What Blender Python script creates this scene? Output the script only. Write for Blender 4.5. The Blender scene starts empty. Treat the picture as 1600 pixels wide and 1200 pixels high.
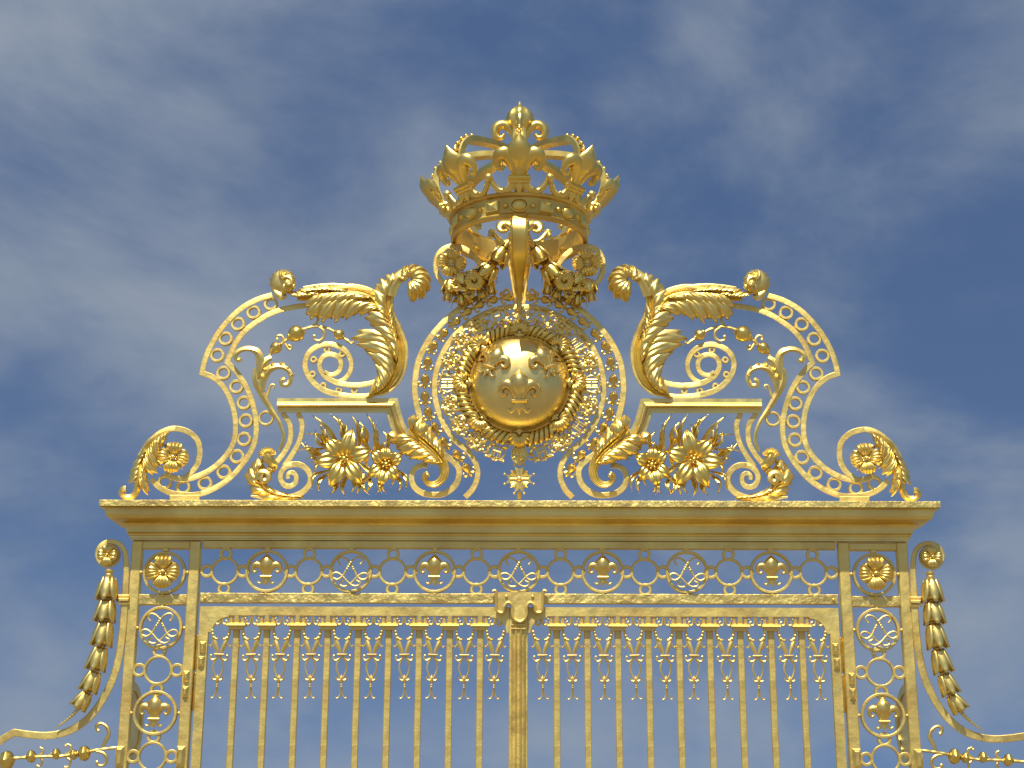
import bpy, bmesh, math, random
from math import sin, cos, pi, radians, atan2, sqrt, hypot
from mathutils import Vector, Matrix
random.seed(11)
rnd = random.Random(5)
SC = bpy.context.scene
COL = SC.collection

# ------------------------------------------------------------------ camera
F = 2400.0
CAM = Vector((0.0808, -14.0, 1.6))
PIT, YAW, ROL = radians(16.10), radians(-0.607), radians(0.2357)
fwd = Vector((sin(YAW)*cos(PIT), cos(YAW)*cos(PIT), sin(PIT)))
rt0 = Vector((cos(YAW), -sin(YAW), 0)); up0 = rt0.cross(fwd)
rt = rt0*cos(ROL) + up0*sin(ROL); up = up0*cos(ROL) - rt0*sin(ROL)
cd = bpy.data.cameras.new('camera'); cam = bpy.data.objects.new('camera', cd); COL.objects.link(cam)
cd.sensor_width = 36; cd.lens = F/1600*36; cd.clip_end = 5000; cd.clip_start = .1
R3 = Matrix((rt, up, -fwd)).transposed()
cam.matrix_world = Matrix.Translation(CAM) @ R3.to_4x4()
SC.camera = cam
S = 0.0061                                   # metres per photo pixel near the gate plane

def W(a, b, c=0.0):
    """point of the gate's plane (shifted c*S towards the viewer) measured at photo position a, b"""
    d = fwd + rt*((a-800)/F) + up*((600-b)/F)
    t = (14.0 - c*S)/d.y
    return CAM + d*t
def cxof(b):
    lo, hi = 780.0, 840.0
    for _ in range(30):
        m = (lo+hi)/2
        if W(m, b).x < 0: lo = m
        else: hi = m
    return lo
_cx = {}
def CX(b):
    k = int(b)
    if k not in _cx: _cx[k] = (cxof(k), cxof(k+1))
    f = b-k
    return _cx[k][0]*(1-f)+_cx[k][1]*f
def C(a, b, c=0.0):                          # same, for things centred on the gate's axis (a given from 811)
    return W(a-811+CX(b), b, c)
def LT(org, s=1.0, rot=0.0):
    """rigid local frame: a right, b down, c out, in photo pixels * s, turned clockwise by rot"""
    cr_, sr_ = cos(rot), sin(rot)
    def T(a, b, c=0.0):
        x = a*cr_ - b*sr_; y = a*sr_ + b*cr_
        return Vector((org[0]+x*S*s, org[1]-c*S*s, org[2]-y*S*s))
    return T
L0 = LT((0, 0, 0))

# ------------------------------------------------------------------ materials
def mat_gold(name, rough, base=(0.86, 0.63, 0.25), hammer=0.0, hs=14, fine=0.0, stain=.2, rvar=.09, stretch=(1,1,1)):
    m = bpy.data.materials.new(name); m.use_nodes = True
    nt = m.node_tree; N = nt.nodes; Lk = nt.links
    b = N['Principled BSDF']; b.inputs['Metallic'].default_value = 1.0
    tc = N.new('ShaderNodeTexCoord'); mp = N.new('ShaderNodeMapping'); mp.inputs['Scale'].default_value = stretch
    Lk.new(tc.outputs['Object'], mp.inputs['Vector'])
    n1 = N.new('ShaderNodeTexNoise'); n1.inputs['Scale'].default_value = 2.3; n1.inputs['Detail'].default_value = 6
    Lk.new(tc.outputs['Object'], n1.inputs['Vector'])
    cr_ = N.new('ShaderNodeValToRGB'); cr_.color_ramp.elements[0].position = .35; cr_.color_ramp.elements[1].position = .62
    cr_.color_ramp.elements[0].color = (base[0]*(1-stain), base[1]*(1-stain*1.4), base[2]*(1-stain*1.6), 1)
    cr_.color_ramp.elements[1].color = (*base, 1)
    Lk.new(n1.outputs['Fac'], cr_.inputs['Fac']); Lk.new(cr_.outputs['Color'], b.inputs['Base Color'])
    n2 = N.new('ShaderNodeTexNoise'); n2.inputs['Scale'].default_value = 9; n2.inputs['Detail'].default_value = 5
    Lk.new(tc.outputs['Object'], n2.inputs['Vector'])
    mr = N.new('ShaderNodeMapRange'); mr.inputs['From Min'].default_value = .3; mr.inputs['From Max'].default_value = .7
    mr.inputs['To Min'].default_value = rough-rvar; mr.inputs['To Max'].default_value = rough+rvar
    Lk.new(n2.outputs['Fac'], mr.inputs['Value']); Lk.new(mr.outputs['Result'], b.inputs['Roughness'])
    prev = None
    if hammer:
        v = N.new('ShaderNodeTexNoise'); v.inputs['Scale'].default_value = hs; v.inputs['Detail'].default_value = 2.5
        v.inputs['Roughness'].default_value = .55
        Lk.new(mp.outputs['Vector'], v.inputs['Vector'])
        bp = N.new('ShaderNodeBump'); bp.inputs['Strength'].default_value = hammer; bp.inputs['Distance'].default_value = .02
        Lk.new(v.outputs['Fac'], bp.inputs['Height']); prev = bp
    if fine:
        v = N.new('ShaderNodeTexNoise'); v.inputs['Scale'].default_value = 90; v.inputs['Detail'].default_value = 4
        Lk.new(tc.outputs['Object'], v.inputs['Vector'])
        bp = N.new('ShaderNodeBump'); bp.inputs['Strength'].default_value = fine; bp.inputs['Distance'].default_value = .003
        Lk.new(v.outputs['Fac'], bp.inputs['Height'])
        if prev: Lk.new(prev.outputs['Normal'], bp.inputs['Normal'])
        prev = bp
    if prev: Lk.new(prev.outputs['Normal'], b.inputs['Normal'])
    return m
GOLD = (0.94, 0.755, 0.25)
M_BAND = mat_gold('hammered_gilt_iron', .56, GOLD, hammer=.35, hs=11, fine=.25)
M_RAIL = mat_gold('rough_gilt_iron', .50, GOLD, hammer=.75, hs=16, fine=.3)
M_CAST = mat_gold('gilt_cast_leaf', .41, (0.97, 0.75, 0.235), hammer=.06, hs=20, fine=.08, stain=.12)
M_DEEP = mat_gold('gilt_foliage', .31, (0.96, 0.71, 0.18), hammer=.08, hs=30, fine=.1, stain=.2)
M_CORN = mat_gold('gilt_cornice_sheet', .42, (0.95, 0.76, 0.26), hammer=.12, hs=4, fine=.1, stain=.16, stretch=(.35,1,3))
M_DOME = mat_gold('polished_gilt_dome', .36, (0.96, 0.76, 0.27), hammer=.06, hs=5, fine=.03, rvar=.04)
M_CROWN = mat_gold('gilt_crown', .35, (0.96, 0.73, 0.20), hammer=.03, hs=8, fine=.04, rvar=.06)
M_OLD = mat_gold('dulled_gilding', .47, (0.91, 0.66, 0.17), hammer=.05, hs=9, fine=.1, stain=.25, rvar=.06)
M_PIN = mat_gold('gilt_fine_ironwork', .52, (0.96, 0.74, 0.23), fine=.1)

# ------------------------------------------------------------------ curve helpers
def P3(p): return (p[0], p[1], p[2] if len(p) > 2 else 0.0)
def cr(pts, n=40, closed=False):
    """Catmull-Rom through pts resampled evenly to n+1 points"""
    pts = [P3(p) for p in pts]
    if closed: ext = [pts[-1]]+pts+[pts[0], pts[1]]
    else:
        e0 = tuple(2*pts[0][i]-pts[1][i] for i in range(3)); e1 = tuple(2*pts[-1][i]-pts[-2][i] for i in range(3))
        ext = [e0]+pts+[e1]
    out = []
    for k in range(1, len(ext)-2):
        p0, p1, p2, p3 = ext[k-1:k+3]
        for j in range(12):
            t = j/12
            out.append(tuple(.5*((2*p1[i])+(-p0[i]+p2[i])*t+(2*p0[i]-5*p1[i]+4*p2[i]-p3[i])*t*t+(-p0[i]+3*p1[i]-3*p2[i]+p3[i])*t**3) for i in range(3)))
    out.append(ext[-2])
    return resample(out, n)
def resample(out, n):
    L = [0.0]
    for i in range(1, len(out)): L.append(L[-1]+math.dist(out[i], out[i-1]))
    res = []; k = 0
    for j in range(n+1):
        s = L[-1]*j/n
        while k < len(L)-2 and L[k+1] < s: k += 1
        f = (s-L[k])/max(1e-9, L[k+1]-L[k]); f = min(1, max(0, f))
        res.append(tuple(out[k][i]*(1-f)+out[k+1][i]*f for i in range(3)))
    return res
def lerp_list(v, t):
    if callable(v): return v(t)
    if isinstance(v, (int, float)): return v
    x = t*(len(v)-1); k = min(len(v)-2, int(x)); f = x-k
    f = f*f*(3-2*f)*.5+f*.5
    return v[k]*(1-f)+v[k+1]*f
def arc(cx_, cy_, r, a0, a1, n=24, ry=None):
    ry = ry or r
    return [(cx_+r*cos(radians(a0+(a1-a0)*i/n)), cy_-ry*sin(radians(a0+(a1-a0)*i/n)), 0.0) for i in range(n+1)]

# ------------------------------------------------------------------ mesh builder
class MB:
    def __init__(s): s.v = []; s.f = []
    def add(s, vs, fs, T=None):
        o = len(s.v)
        s.v += [tuple(T(*p)) if T else tuple(p) for p in vs]
        s.f += [tuple(o+i for i in f) for f in fs]
        return s
    def grid(s, rows, T=None, cu=False, cv=False, cap=False):
        n = len(rows); m = len(rows[0]); vs = [p for r in rows for p in r]; fs = []
        for i in range(n if cv else n-1):
            i2 = (i+1) % n
            for j in range(m if cu else m-1):
                j2 = (j+1) % m
                fs.append((i*m+j, i*m+j2, i2*m+j2, i2*m+j))
        if cap:
            fs.append(tuple(range(m))[::-1]); fs.append(tuple((n-1)*m+j for j in range(m)))
        return s.add(vs, fs, T)
    def tube(s, pts, r, n=8, T=None, sq=1.0, g=0, gk=5, cap=True):
        pts = [Vector(P3(p)) for p in pts]; N = len(pts)
        tg = [(pts[min(i+1, N-1)]-pts[max(i-1, 0)]) for i in range(N)]
        tg = [t.normalized() if t.length > 1e-9 else Vector((0, 1, 0)) for t in tg]
        ref = Vector((0, 0, 1)) if abs(tg[0].z) < .9 else Vector((1, 0, 0))
        u = (ref-tg[0]*ref.dot(tg[0])).normalized(); rows = []
        for i in range(N):
            u = (u-tg[i]*u.dot(tg[i])).normalized(); w = tg[i].cross(u)
            rr = lerp_list(r, i/(N-1)); row = []
            for j in range(n):
                a = 2*pi*j/n; q = rr*(1+g*cos(gk*a))
                o = (u*cos(a)+w*sin(a))*q
                row.append((pts[i].x+o.x, pts[i].y+o.y, pts[i].z+o.z*sq))
            rows.append(row)
        return s.grid(rows, T, cu=True, cap=cap)
    def sweep(s, pts, sec, T=None, closed=False):
        """sec(t) -> list of (offset across, height c); pts in the plane"""
        pts = [P3(p) for p in pts]; N = len(pts); rows = []
        for i in range(N):
            a = pts[(i-1) % N] if (closed or i > 0) else None
            b = pts[(i+1) % N] if (closed or i < N-1) else None
            p = pts[i]
            def nm(q0, q1):
                dx, dy = q1[0]-q0[0], q1[1]-q0[1]; l = hypot(dx, dy) or 1; return (-dy/l, dx/l)
            if a and b:
                n1 = nm(a, p); n2 = nm(p, b); x, y = n1[0]+n2[0], n1[1]+n2[1]; l = hypot(x, y) or 1
                x, y = x/l, y/l; k = 1/max(.4, x*n1[0]+y*n1[1]); nn = (x*k, y*k)
            else: nn = nm(a, p) if a else nm(p, b)
            rows.append([(p[0]+nn[0]*o, p[1]+nn[1]*o, p[2]+c) for o, c in sec(i/(N-1))])
        if closed: return s.grid(rows, T, cu=True, cv=True)
        return s.grid(rows, T, cu=True, cap=True)
    def strip(s, pts, w, c0=-5, c1=5, T=None, closed=False, bev=.8):
        def sec(t):
            h = lerp_list(w, t)/2; b = min(bev, h*.5)
            return [(-h, c0), (h, c0), (h, c1-b), (h-b, c1), (-h+b, c1), (-h, c1-b)]
        return s.sweep(pts, sec, T, closed)
    def ring(s, x, y, ro, ri, c0=-4, c1=4, T=None, n=40, bev=.7, ry=None):
        r = (ro+ri)/2
        pts = [(x+r*cos(2*pi*i/n), y+r*sin(2*pi*i/n)*(ry or 1), 0) for i in range(n)]
        return s.strip(pts, ro-ri, c0, c1, T, True, bev)
    def lathe(s, prof, T=None, n=16, org=(0, 0, 0), axis='c', g=0, gk=8, cap=True):
        """prof: (radius, height); axis 'c' out of plane or 'b' up"""
        rows = []
        for r, h in prof:
            row = []
            for j in range(n):
                a = 2*pi*j/n; q = r*(1+g*cos(gk*a))
                if axis == 'c': row.append((org[0]+q*cos(a), org[1]+q*sin(a), org[2]+h))
                else: row.append((org[0]+q*cos(a), org[1]-h, org[2]+q*sin(a)))
            rows.append(row)
        return s.grid(rows, T, cu=True, cap=cap)
    def ball(s, x, y, c, r, T=None, n=10, sy=1, sz=1):
        rows = []
        for i in range(n//2+1):
            t = pi*i/(n//2); rr = max(.02, sin(t))*r
            rows.append([(x+rr*cos(2*pi*j/n), y+rr*sin(2*pi*j/n)*sy, c+r*cos(t)*sz) for j in range(n)])
        return s.grid(rows, T, cu=True, cap=True)
    def box(s, x0, x1, y0, y1, c0, c1, T=None, bev=.8):
        b = min(bev, abs(x1-x0)*.3, abs(y1-y0)*.3)
        lo = [(x0, y0, c0), (x1, y0, c0), (x1, y1, c0), (x0, y1, c0)]
        m = [(x0, y0, c1-b), (x1, y0, c1-b), (x1, y1, c1-b), (x0, y1, c1-b)]
        t = [(x0+b, y0+b, c1), (x1-b, y0+b, c1), (x1-b, y1-b, c1), (x0+b, y1-b, c1)]
        return s.grid([lo, m, t], T, cu=True, cap=True)
    def prism(s, poly, c0, c1, T=None, bev=.8):
        n = len(poly)
        vs = [(p[0], p[1], c0) for p in poly]+[(p[0], p[1], c1) for p in poly]
        fs = [tuple(range(n))[::-1], tuple(range(n, 2*n))]+[(i, (i+1) % n, n+(i+1) % n, n+i) for i in range(n)]
        return s.add(vs, fs, T)
    # ---- sheet-metal leaf blade with ribs that end in rounded fingers
    def leaflet(s, path, w, T=None, k=2, fing=.16, amp=.14, bulge=.35, nT=12, nU=None, prof=None, side=0.0):
        nU = nU or (12*k if k > 0 else 6)
        p = [Vector(q) for q in cr(path, nT)]; rows = []
        L = sum((p[i+1]-p[i]).length for i in range(nT))
        for i in range(nT+1):
            t = i/nT; row = []
            wt = lerp_list(prof, t) if prof else (.16+.84*sin(pi*min(1, t*.62+.02))**1.0)*(1-.25*max(0, t-.75)/.25)
            for j in range(nU+1):
                u = -1+2*j/nU
                rib = cos((2*k+1)*pi*u) if k > 0 else 0        # 1 on the crest of each finger
                te = t*(1-(.17 if k > 0 else .37)*u*u*t + fing*(rib-1)*.5*t)
                x = max(0, te)*nT; a = min(nT-1, int(x)); f = x-a
                q = p[a].lerp(p[a+1], f)
                tg = p[min(nT, a+1)]-p[max(0, a-1)] if a > 0 else p[1]-p[0]
                tl = hypot(tg.x, tg.y) or 1; nx, ny = -tg.y/tl, tg.x/tl
                hw = w*.5*wt
                c = q.z + bulge*hw*(1-u*u) + amp*hw*rib*min(1, t*2.2)*1.2 - side*u*hw
                row.append((q.x+nx*u*hw, q.y+ny*u*hw, c))
            rows.append(row)
        return s.grid(rows, T)
    def obj(s, name, mat, parent=None, mirror=False, loc=None, solid=0, ang=38, meta=None):
        vs = [(-v[0], v[1], v[2]) for v in s.v] if mirror else s.v
        me = bpy.data.meshes.new(name)
        if loc is not None: base = Vector(loc)
        else:
            base = sum((Vector(v) for v in vs), Vector((0, 0, 0)))/len(vs)
            vs = [Vector(v)-base for v in vs]
        me.from_pydata([tuple(v) for v in vs], [], s.f)
        bm = bmesh.new(); bm.from_mesh(me)
        bmesh.ops.recalc_face_normals(bm, faces=bm.faces)
        for f in bm.faces: f.smooth = True
        bm.to_mesh(me); bm.free()
        me.set_sharp_from_angle(angle=radians(ang))
        me.materials.append(mat)
        o = bpy.data.objects.new(name, me); COL.objects.link(o)
        if solid:
            md = o.modifiers.new('thickness', 'SOLIDIFY'); md.thickness = solid; md.offset = 0; md.use_even_offset = False
        place(o, base, parent)
        return o
WL = {}
def place(o, loc, parent=None):
    o.parent = parent
    pl = WL.get(parent.name, Vector((0, 0, 0))) if parent else Vector((0, 0, 0))
    o.location = Vector(loc)-pl; WL[o.name] = Vector(loc)
def copy_at(src, loc, parent, **kw):
    c = src.copy(); COL.objects.link(c); place(c, loc, parent); 
    if 'rot' in kw: c.rotation_euler = kw['rot']
    if 'scale' in kw: c.scale = kw['scale']
    for ch in list(src.children):
        d = ch.copy(); COL.objects.link(d); d.parent = c; WL[d.name] = WL[c.name]
    return c
def thing(name, label, cat, loc, group=None):
    o = bpy.data.objects.new(name, None); COL.objects.link(o); o.empty_display_size = .2
    place(o, loc); o['label'] = label; o['category'] = cat
    if group: o['group'] = group
    return o
def LR(m): return 'right' if m else 'left'
def mx(v, m): return Vector((-v[0], v[1], v[2])) if m else Vector(v)

# ------------------------------------------------------------------ ornament pieces (local pixel units)
def fleur(mb, T, n=10, thick=.62, fat=1.0, sf=None, sx=1.0):
    sf = sf or fat
    tb = lambda pts, r, sq=thick, g=0, gk=4, N=16, k=n: mb.tube(cr(pts, N), r, k, T, sq, g, gk)
    tb([(0, 6, 4), (0, -20, 5), (0, -45, 8), (0, -73, 4)], [6, 6.5, 9.5, 15*fat, 20*fat, 20.5*fat, 17*fat, 9*fat, 1.2], g=.07, gk=4, N=18, k=n+6)
    tb([(0, -20, 12), (0, -45, 17), (0, -70, 8)], [1, 2.5, 3.2, 1.6, .3], N=8)
    for q in (-1, 1):
        tb([(q*6, 6, 3), (q*9*sx, -12, 4), (q*16*sx, -29, 6), (q*29*sx, -39, 7), (q*41*sx, -33, 6), (q*43*sx, -20, 5), (q*35*sx, -14, 6), (q*29*sx, -20, 7)],
           [4, 5, 7*sf, 9*sf, 10*sf, 9*sf, 7, 5, 3], sq=.75, g=.05, gk=3, N=22)
        tb([(q*5, 4, 3), (q*11, 14, 3), (q*19, 21, 3), (q*27, 16, 4)], [4, 4.5, 4, 2], N=10)
    tb([(0, 4, 3), (0, 15, 4), (0, 28, 3)], [5, 8, 5, .8], N=8)
    mb.tube([(-18, -1, 5), (-17, 0, 5), (17, 0, 5), (18, -1, 5)], [2, 5, 5, 2], n, T, 1.6)
    mb.box(-18, 18, -1.2, 1.2, 0, 14, T)
def rosette(mb, T, r, n=4, k=4, layers=1, cc=6, lift=.35, beads=True, rot=0):
    for l in range(layers+1):
        rr = r*(1 if l == 0 else .93)
        for i in range(n):
            a = 2*pi*(i+.5*(l == 0))/n+rot if l < 2 else 0
            ca, sa = cos(a), sin(a); z = 0 if l == 0 else 4
            if l == 0:      # small sepals behind the gaps
                pts = [(ca*r*.2, sa*r*.2, 1), (ca*rr*.7, sa*rr*.7, 5), (ca*rr, sa*rr, 1)]
                mb.leaflet(pts, rr*.5, T, k=0, bulge=.25, nT=6, prof=[.6, 1, .8, .2]); continue
            pts = [(ca*r*.10, sa*r*.10, z+1), (ca*rr*.42, sa*rr*.42, z+rr*lift*.95), (ca*rr*.78, sa*rr*.78, z+rr*lift*1.0), (ca*rr*1.08, sa*rr*1.08, z+rr*lift*.2)]
            w = rr*(1.08 if n == 4 else .98)
            mb.leaflet(pts, w, T, k=max(1, k-2), fing=.05, amp=.07, bulge=.24, nT=12, nU=k*8, prof=[.18, .5, .86, 1.08, .92])
            if beads:
                for j in range(-1, 2):
                    b = a+j*.26*4/n; q = rr*(1.0-.05*abs(j))
                    mb.ball(cos(b)*q, sin(b)*q, z+rr*lift*.42, r*.05, T, 6)
    mb.ball(0, 0, r*lift*.6+cc, r*.15, T, 10)
    for i in range(8):
        a = 2*pi*i/8; mb.ball(cos(a)*r*.2, sin(a)*r*.2, r*lift*.6+cc-3, r*.08, T, 6)
def acanthus(mb, T, spine, n=8, L=(30, 34, 20), w=.55, ang=55, sides=(-1, 1), c0=6, cz=10, k=2, t0=.05, t1=.95, jit=.08, body=None, bw=10, flutes=3, drop=6, bl=1.0):
    """fluted stem along the spine with overlapping ribbed leaflets leaving it"""
    sp = cr(spine, 60)
    if body is not None:
        rows = []
        for i, p in enumerate(sp):
            t = i/60; q0 = sp[max(0, i-1)]; q1 = sp[min(60, i+1)]
            dx, dy = q1[0]-q0[0], q1[1]-q0[1]; l = hypot(dx, dy) or 1; nx, ny = -dy/l, dx/l
            hw = lerp_list(body, t)*.5; row = []
            for j in range(4*flutes+1):
                u = -1+j/(2*flutes)
                row.append((p[0]+nx*u*hw, p[1]+ny*u*hw, p[2]+c0+hw*.75*sqrt(max(0, 1-u*u*.96))-hw*.13*(1-cos(2*pi*flutes*(u+1)/2))))
            rows.append(row)
        mb.grid(rows, T)
    for i in range(n):
        f = i/max(1, n-1); t = t0+(t1-t0)*f
        x = t*60; a = min(59, int(x)); fr = x-a
        p = [sp[a][m]*(1-fr)+sp[a+1][m]*fr for m in range(3)]
        q0 = sp[max(0, a-2)]; q1 = sp[min(60, a+3)]
        th = atan2(q1[1]-q0[1], q1[0]-q0[0])
        for sd in sides:
            if len(sides) == 1 or True:
                ln = lerp_list(L, f)*(1+rnd.uniform(-jit, jit)); an = radians(ang)*(1+rnd.uniform(-.12, .12))
                pts = []
                h = c0+p[2]
                X, Y = p[0], p[1]; st = 5
                for j in range(st+1):
                    g = j/st
                    pts.append((X, Y, h+cz*sin(pi*min(1, g*.8))-drop*g*g+ (n-i)*.12))
                    aa = th+sd*an*(g**.8)*1.15
                    X += cos(aa)*ln/st; Y += sin(aa)*ln/st
                mb.leaflet(pts, ln*w, T, k=k, fing=.24, amp=.17, bulge=.36, nT=11)
def acan2(mb, T, spine, tips, c0=6, cz=9, k=1, tang=.5, w=.42, amp=.13, tipc=-4, ws=1.0):
    """leaflets from points t of the spine to the given tips (t, x, y[, width])"""
    sp = cr(spine, 60)
    for n, q in enumerate(tips):
        t, X, Y = q[:3]; x = t*60; a = min(59, int(x)); fr = x-a
        p = [sp[a][m]*(1-fr)+sp[a+1][m]*fr for m in range(3)]
        q0 = sp[max(0, a-2)]; q1 = sp[min(60, a+3)]; l = hypot(q1[0]-q0[0], q1[1]-q0[1])
        tx, ty = (q1[0]-q0[0])/l, (q1[1]-q0[1])/l
        d = hypot(X-p[0], Y-p[1]); K = (p[0]+tx*d*tang, p[1]+ty*d*tang)
        pts = []
        for j in range(7):
            g = j/6; u = 1-g
            pts.append((u*u*p[0]+2*u*g*K[0]+g*g*X, u*u*p[1]+2*u*g*K[1]+g*g*Y, c0+p[2]+cz*sin(pi*min(1, g*.85))+tipc*g*g))
        ww = (q[3] if len(q) > 3 else d*w)*ws
        kk = 1
        mb.leaflet(pts, ww*.92, T, k=kk, fing=.22, amp=amp, bulge=.20, nT=14, nU=20, prof=[.3, .55, .85, 1.05, 1.02, .85])
        mb.leaflet([(x_, y_, z_+1.6+.12*ww*(i_/6)) for i_, (x_, y_, z_) in enumerate(pts[:6])], ww*.30, T, k=0, bulge=.5, nT=10, nU=6, prof=[.7, .9, 1, .9, .5, .1])
def bigleaf(mb, T, spine, w, nl=5, side=1, sweep=.55, c0=5, bow=6, pil=3.2, flute=1.0, nf=3, lag=.16, roll=6, notch=.42, NU=12):
    """half of a broad acanthus leaf: lobes with rounded fingers and veins running back into the stem"""
    sp = cr(spine, 80); NS = nl*14; rows = []
    def at(s_):
        x = max(0, min(1, s_))*80; a = min(79, int(x)); f = x-a
        p = [sp[a][m]*(1-f)+sp[a+1][m]*f for m in range(3)]
        q0 = sp[max(0, a-2)]; q1 = sp[min(80, a+3)]; l = hypot(q1[0]-q0[0], q1[1]-q0[1]) or 1
        return p, (q1[0]-q0[0])/l, (q1[1]-q0[1])/l
    for i in range(NS+1):
        s_ = i/NS; ph = s_*nl; fr = min(.999, ph-int(min(ph, nl-1)))
        m = (1-notch*abs(2*fr-1)**2.6)*(1-.20*(.5-.5*cos(2*pi*nf*(fr+.5/nf))))
        ww = lerp_list(w, s_)*m
        B, tx, ty = at(s_-lag); P, ux, uy = at(s_+.03); nx, ny = -uy*side, ux*side
        sw = sweep*(.55+.9*fr)
        E = (P[0]+nx*ww+ux*sw*ww, P[1]+ny*ww+uy*sw*ww); d = hypot(E[0]-B[0], E[1]-B[1]); K = (B[0]+tx*d*.5, B[1]+ty*d*.5)
        row = []
        for j in range(NU+1):
            u = j/NU; v = 1-u
            c = P[2]+c0+bow*sin(pi*min(1, u*.85))+(pil*(sin(pi*fr)**.6)+2.4*fr)*u**.6*(1-.3*u)+flute*cos(2*pi*nf*(fr+.5/nf))*-1*min(1, u*1.6)-roll*u**5
            row.append((v*v*B[0]+2*u*v*K[0]+u*u*E[0], v*v*B[1]+2*u*v*K[1]+u*u*E[1], c))
        rows.append(row)
    mb.grid(rows, T)
def curl(mb, T, cx_, cy_, r, a0, turns, c=6, rad=(4, 3, 2.5, 3.5), n=7, dirn=1, end=.25, N=28):
    pts = []
    for i in range(N+1):
        t = i/N; a = radians(a0)+dirn*turns*2*pi*t; q = r*(1-(1-end)*t)
        pts.append((cx_+q*cos(a), cy_-q*sin(a), c+t*3))
    mb.tube(pts, list(rad), n, T)
def husk(mb, T, h, w, c=0, n=5):
    """bell of drooping petals, mouth downwards, origin at its top"""
    mb.lathe([(w*.25, 0), (w*.6, -h*.07), (w*.86, -h*.25), (w*.94, -h*.5), (w*.8, -h*.75), (w*.45, -h*.92)], T, 20, (0, 0, c), 'b', g=.06, gk=5)
    for i in range(n):
        a = 2*pi*i/n+pi/2+.0
        ca, sa = cos(a), sin(a)
        rows = []
        for j in range(9):
            t = j/8; r = w*(.36+.68*sin(pi*(.13+.50*t)) + (.17*((t-.7)/.3)**2 if t > .7 else 0)); y = h*(.0+1.0*t)
            hw = w*.62*sin(pi*(.12+.80*t))**.8
            row = []
            for m in range(5):
                u = -1+m/2; aa = a+u*hw/max(4, r)*.9
                rr = r*(1+.08*(1-u*u))
                row.append((cos(aa)*rr, y, c+sin(aa)*rr))
            rows.append(row)
        mb.grid(rows, T)
        r = w*1.1; mb.ball(ca*r, h*.99, c+sa*r, w*.13, T, 6)
    mb.lathe([(w*.2, 3), (w*.34, 1.5), (w*.34, -1), (w*.2, -3)], T, 10, (0, 0, c), 'b')
def monogram(mb, T, s=1.0):
    one = [(62, -40), (76, -62), (60, -82), (30, -75), (0, -45), (-25, 0), (-45, 35), (-75, 53), (-105, 40), (-100, 18), (-75, 14), (-45, 33), (-8, 72), (25, 92), (55, 88), (62, 70), (46, 64)]
    for q, cz in ((-1, 3), (1, 6)):
        pts = cr([(q*x*s*.25, y*s*.25, cz) for x, y in one], 70)
        mb.tube(pts, lambda t: 1.3*s+.3*s*sin(pi*min(1, t*1.6))**2, 6, T)
        mb.ball(q*44*.25*s, 62*.25*s, cz, 1.9*s, T, 6); mb.ball(q*62*.25*s, -40*.25*s, cz, 1.7*s, T, 6)
        for i in range(4):
            mb.ball(q*(2-i*7)*.25*s, (-48+i*13)*.25*s, cz+1, 2.0*s, T, 6)

# ================================================================== setting: ground, sky, sun
def ground():
    m = bpy.data.materials.new('pale_cobbles'); m.use_nodes = True; nt = m.node_tree; N = nt.nodes
    b = N['Principled BSDF']; b.inputs['Roughness'].default_value = .85
    tc = N.new('ShaderNodeTexCoord'); v = N.new('ShaderNodeTexVoronoi'); v.inputs['Scale'].default_value = 7
    nt.links.new(tc.outputs['Object'], v.inputs['Vector'])
    r = N.new('ShaderNodeValToRGB'); r.color_ramp.elements[0].color = (.20, .17, .135, 1); r.color_ramp.elements[1].color = (.13, .115, .095, 1)
    nt.links.new(v.outputs['Distance'], r.inputs['Fac']); nt.links.new(r.outputs['Color'], b.inputs['Base Color'])
    bp = N.new('ShaderNodeBump'); bp.inputs['Strength'].default_value = .5; nt.links.new(v.outputs['Distance'], bp.inputs['Height']); bp.invert = True
    nt.links.new(bp.outputs['Normal'], b.inputs['Normal'])
    mb = MB(); mb.add([(-800, -800, 0), (800, -800, 0), (800, 800, 0), (-800, 800, 0)], [(0, 1, 2, 3)])
    o = mb.obj('ground', m, loc=(0, 0, 0)); o['kind'] = 'structure'; o['label'] = 'pale cobbled forecourt under the gate'
ground()
SUN_EL, SUN_AZ = radians(64), radians(-12)           # azimuth measured from the camera side, to the left
sd = Vector((sin(SUN_AZ)*cos(SUN_EL), -cos(SUN_AZ)*cos(SUN_EL), sin(SUN_EL)))
sl = bpy.data.lights.new('sun', 'SUN'); sl.energy = 5.0; sl.angle = radians(.5); sl.color = (1, .95, .86)
so = bpy.data.objects.new('sun', sl); COL.objects.link(so); so.rotation_euler = (-sd).to_track_quat('-Z', 'Y').to_euler()
so.location = (0, -5, 20)
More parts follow.
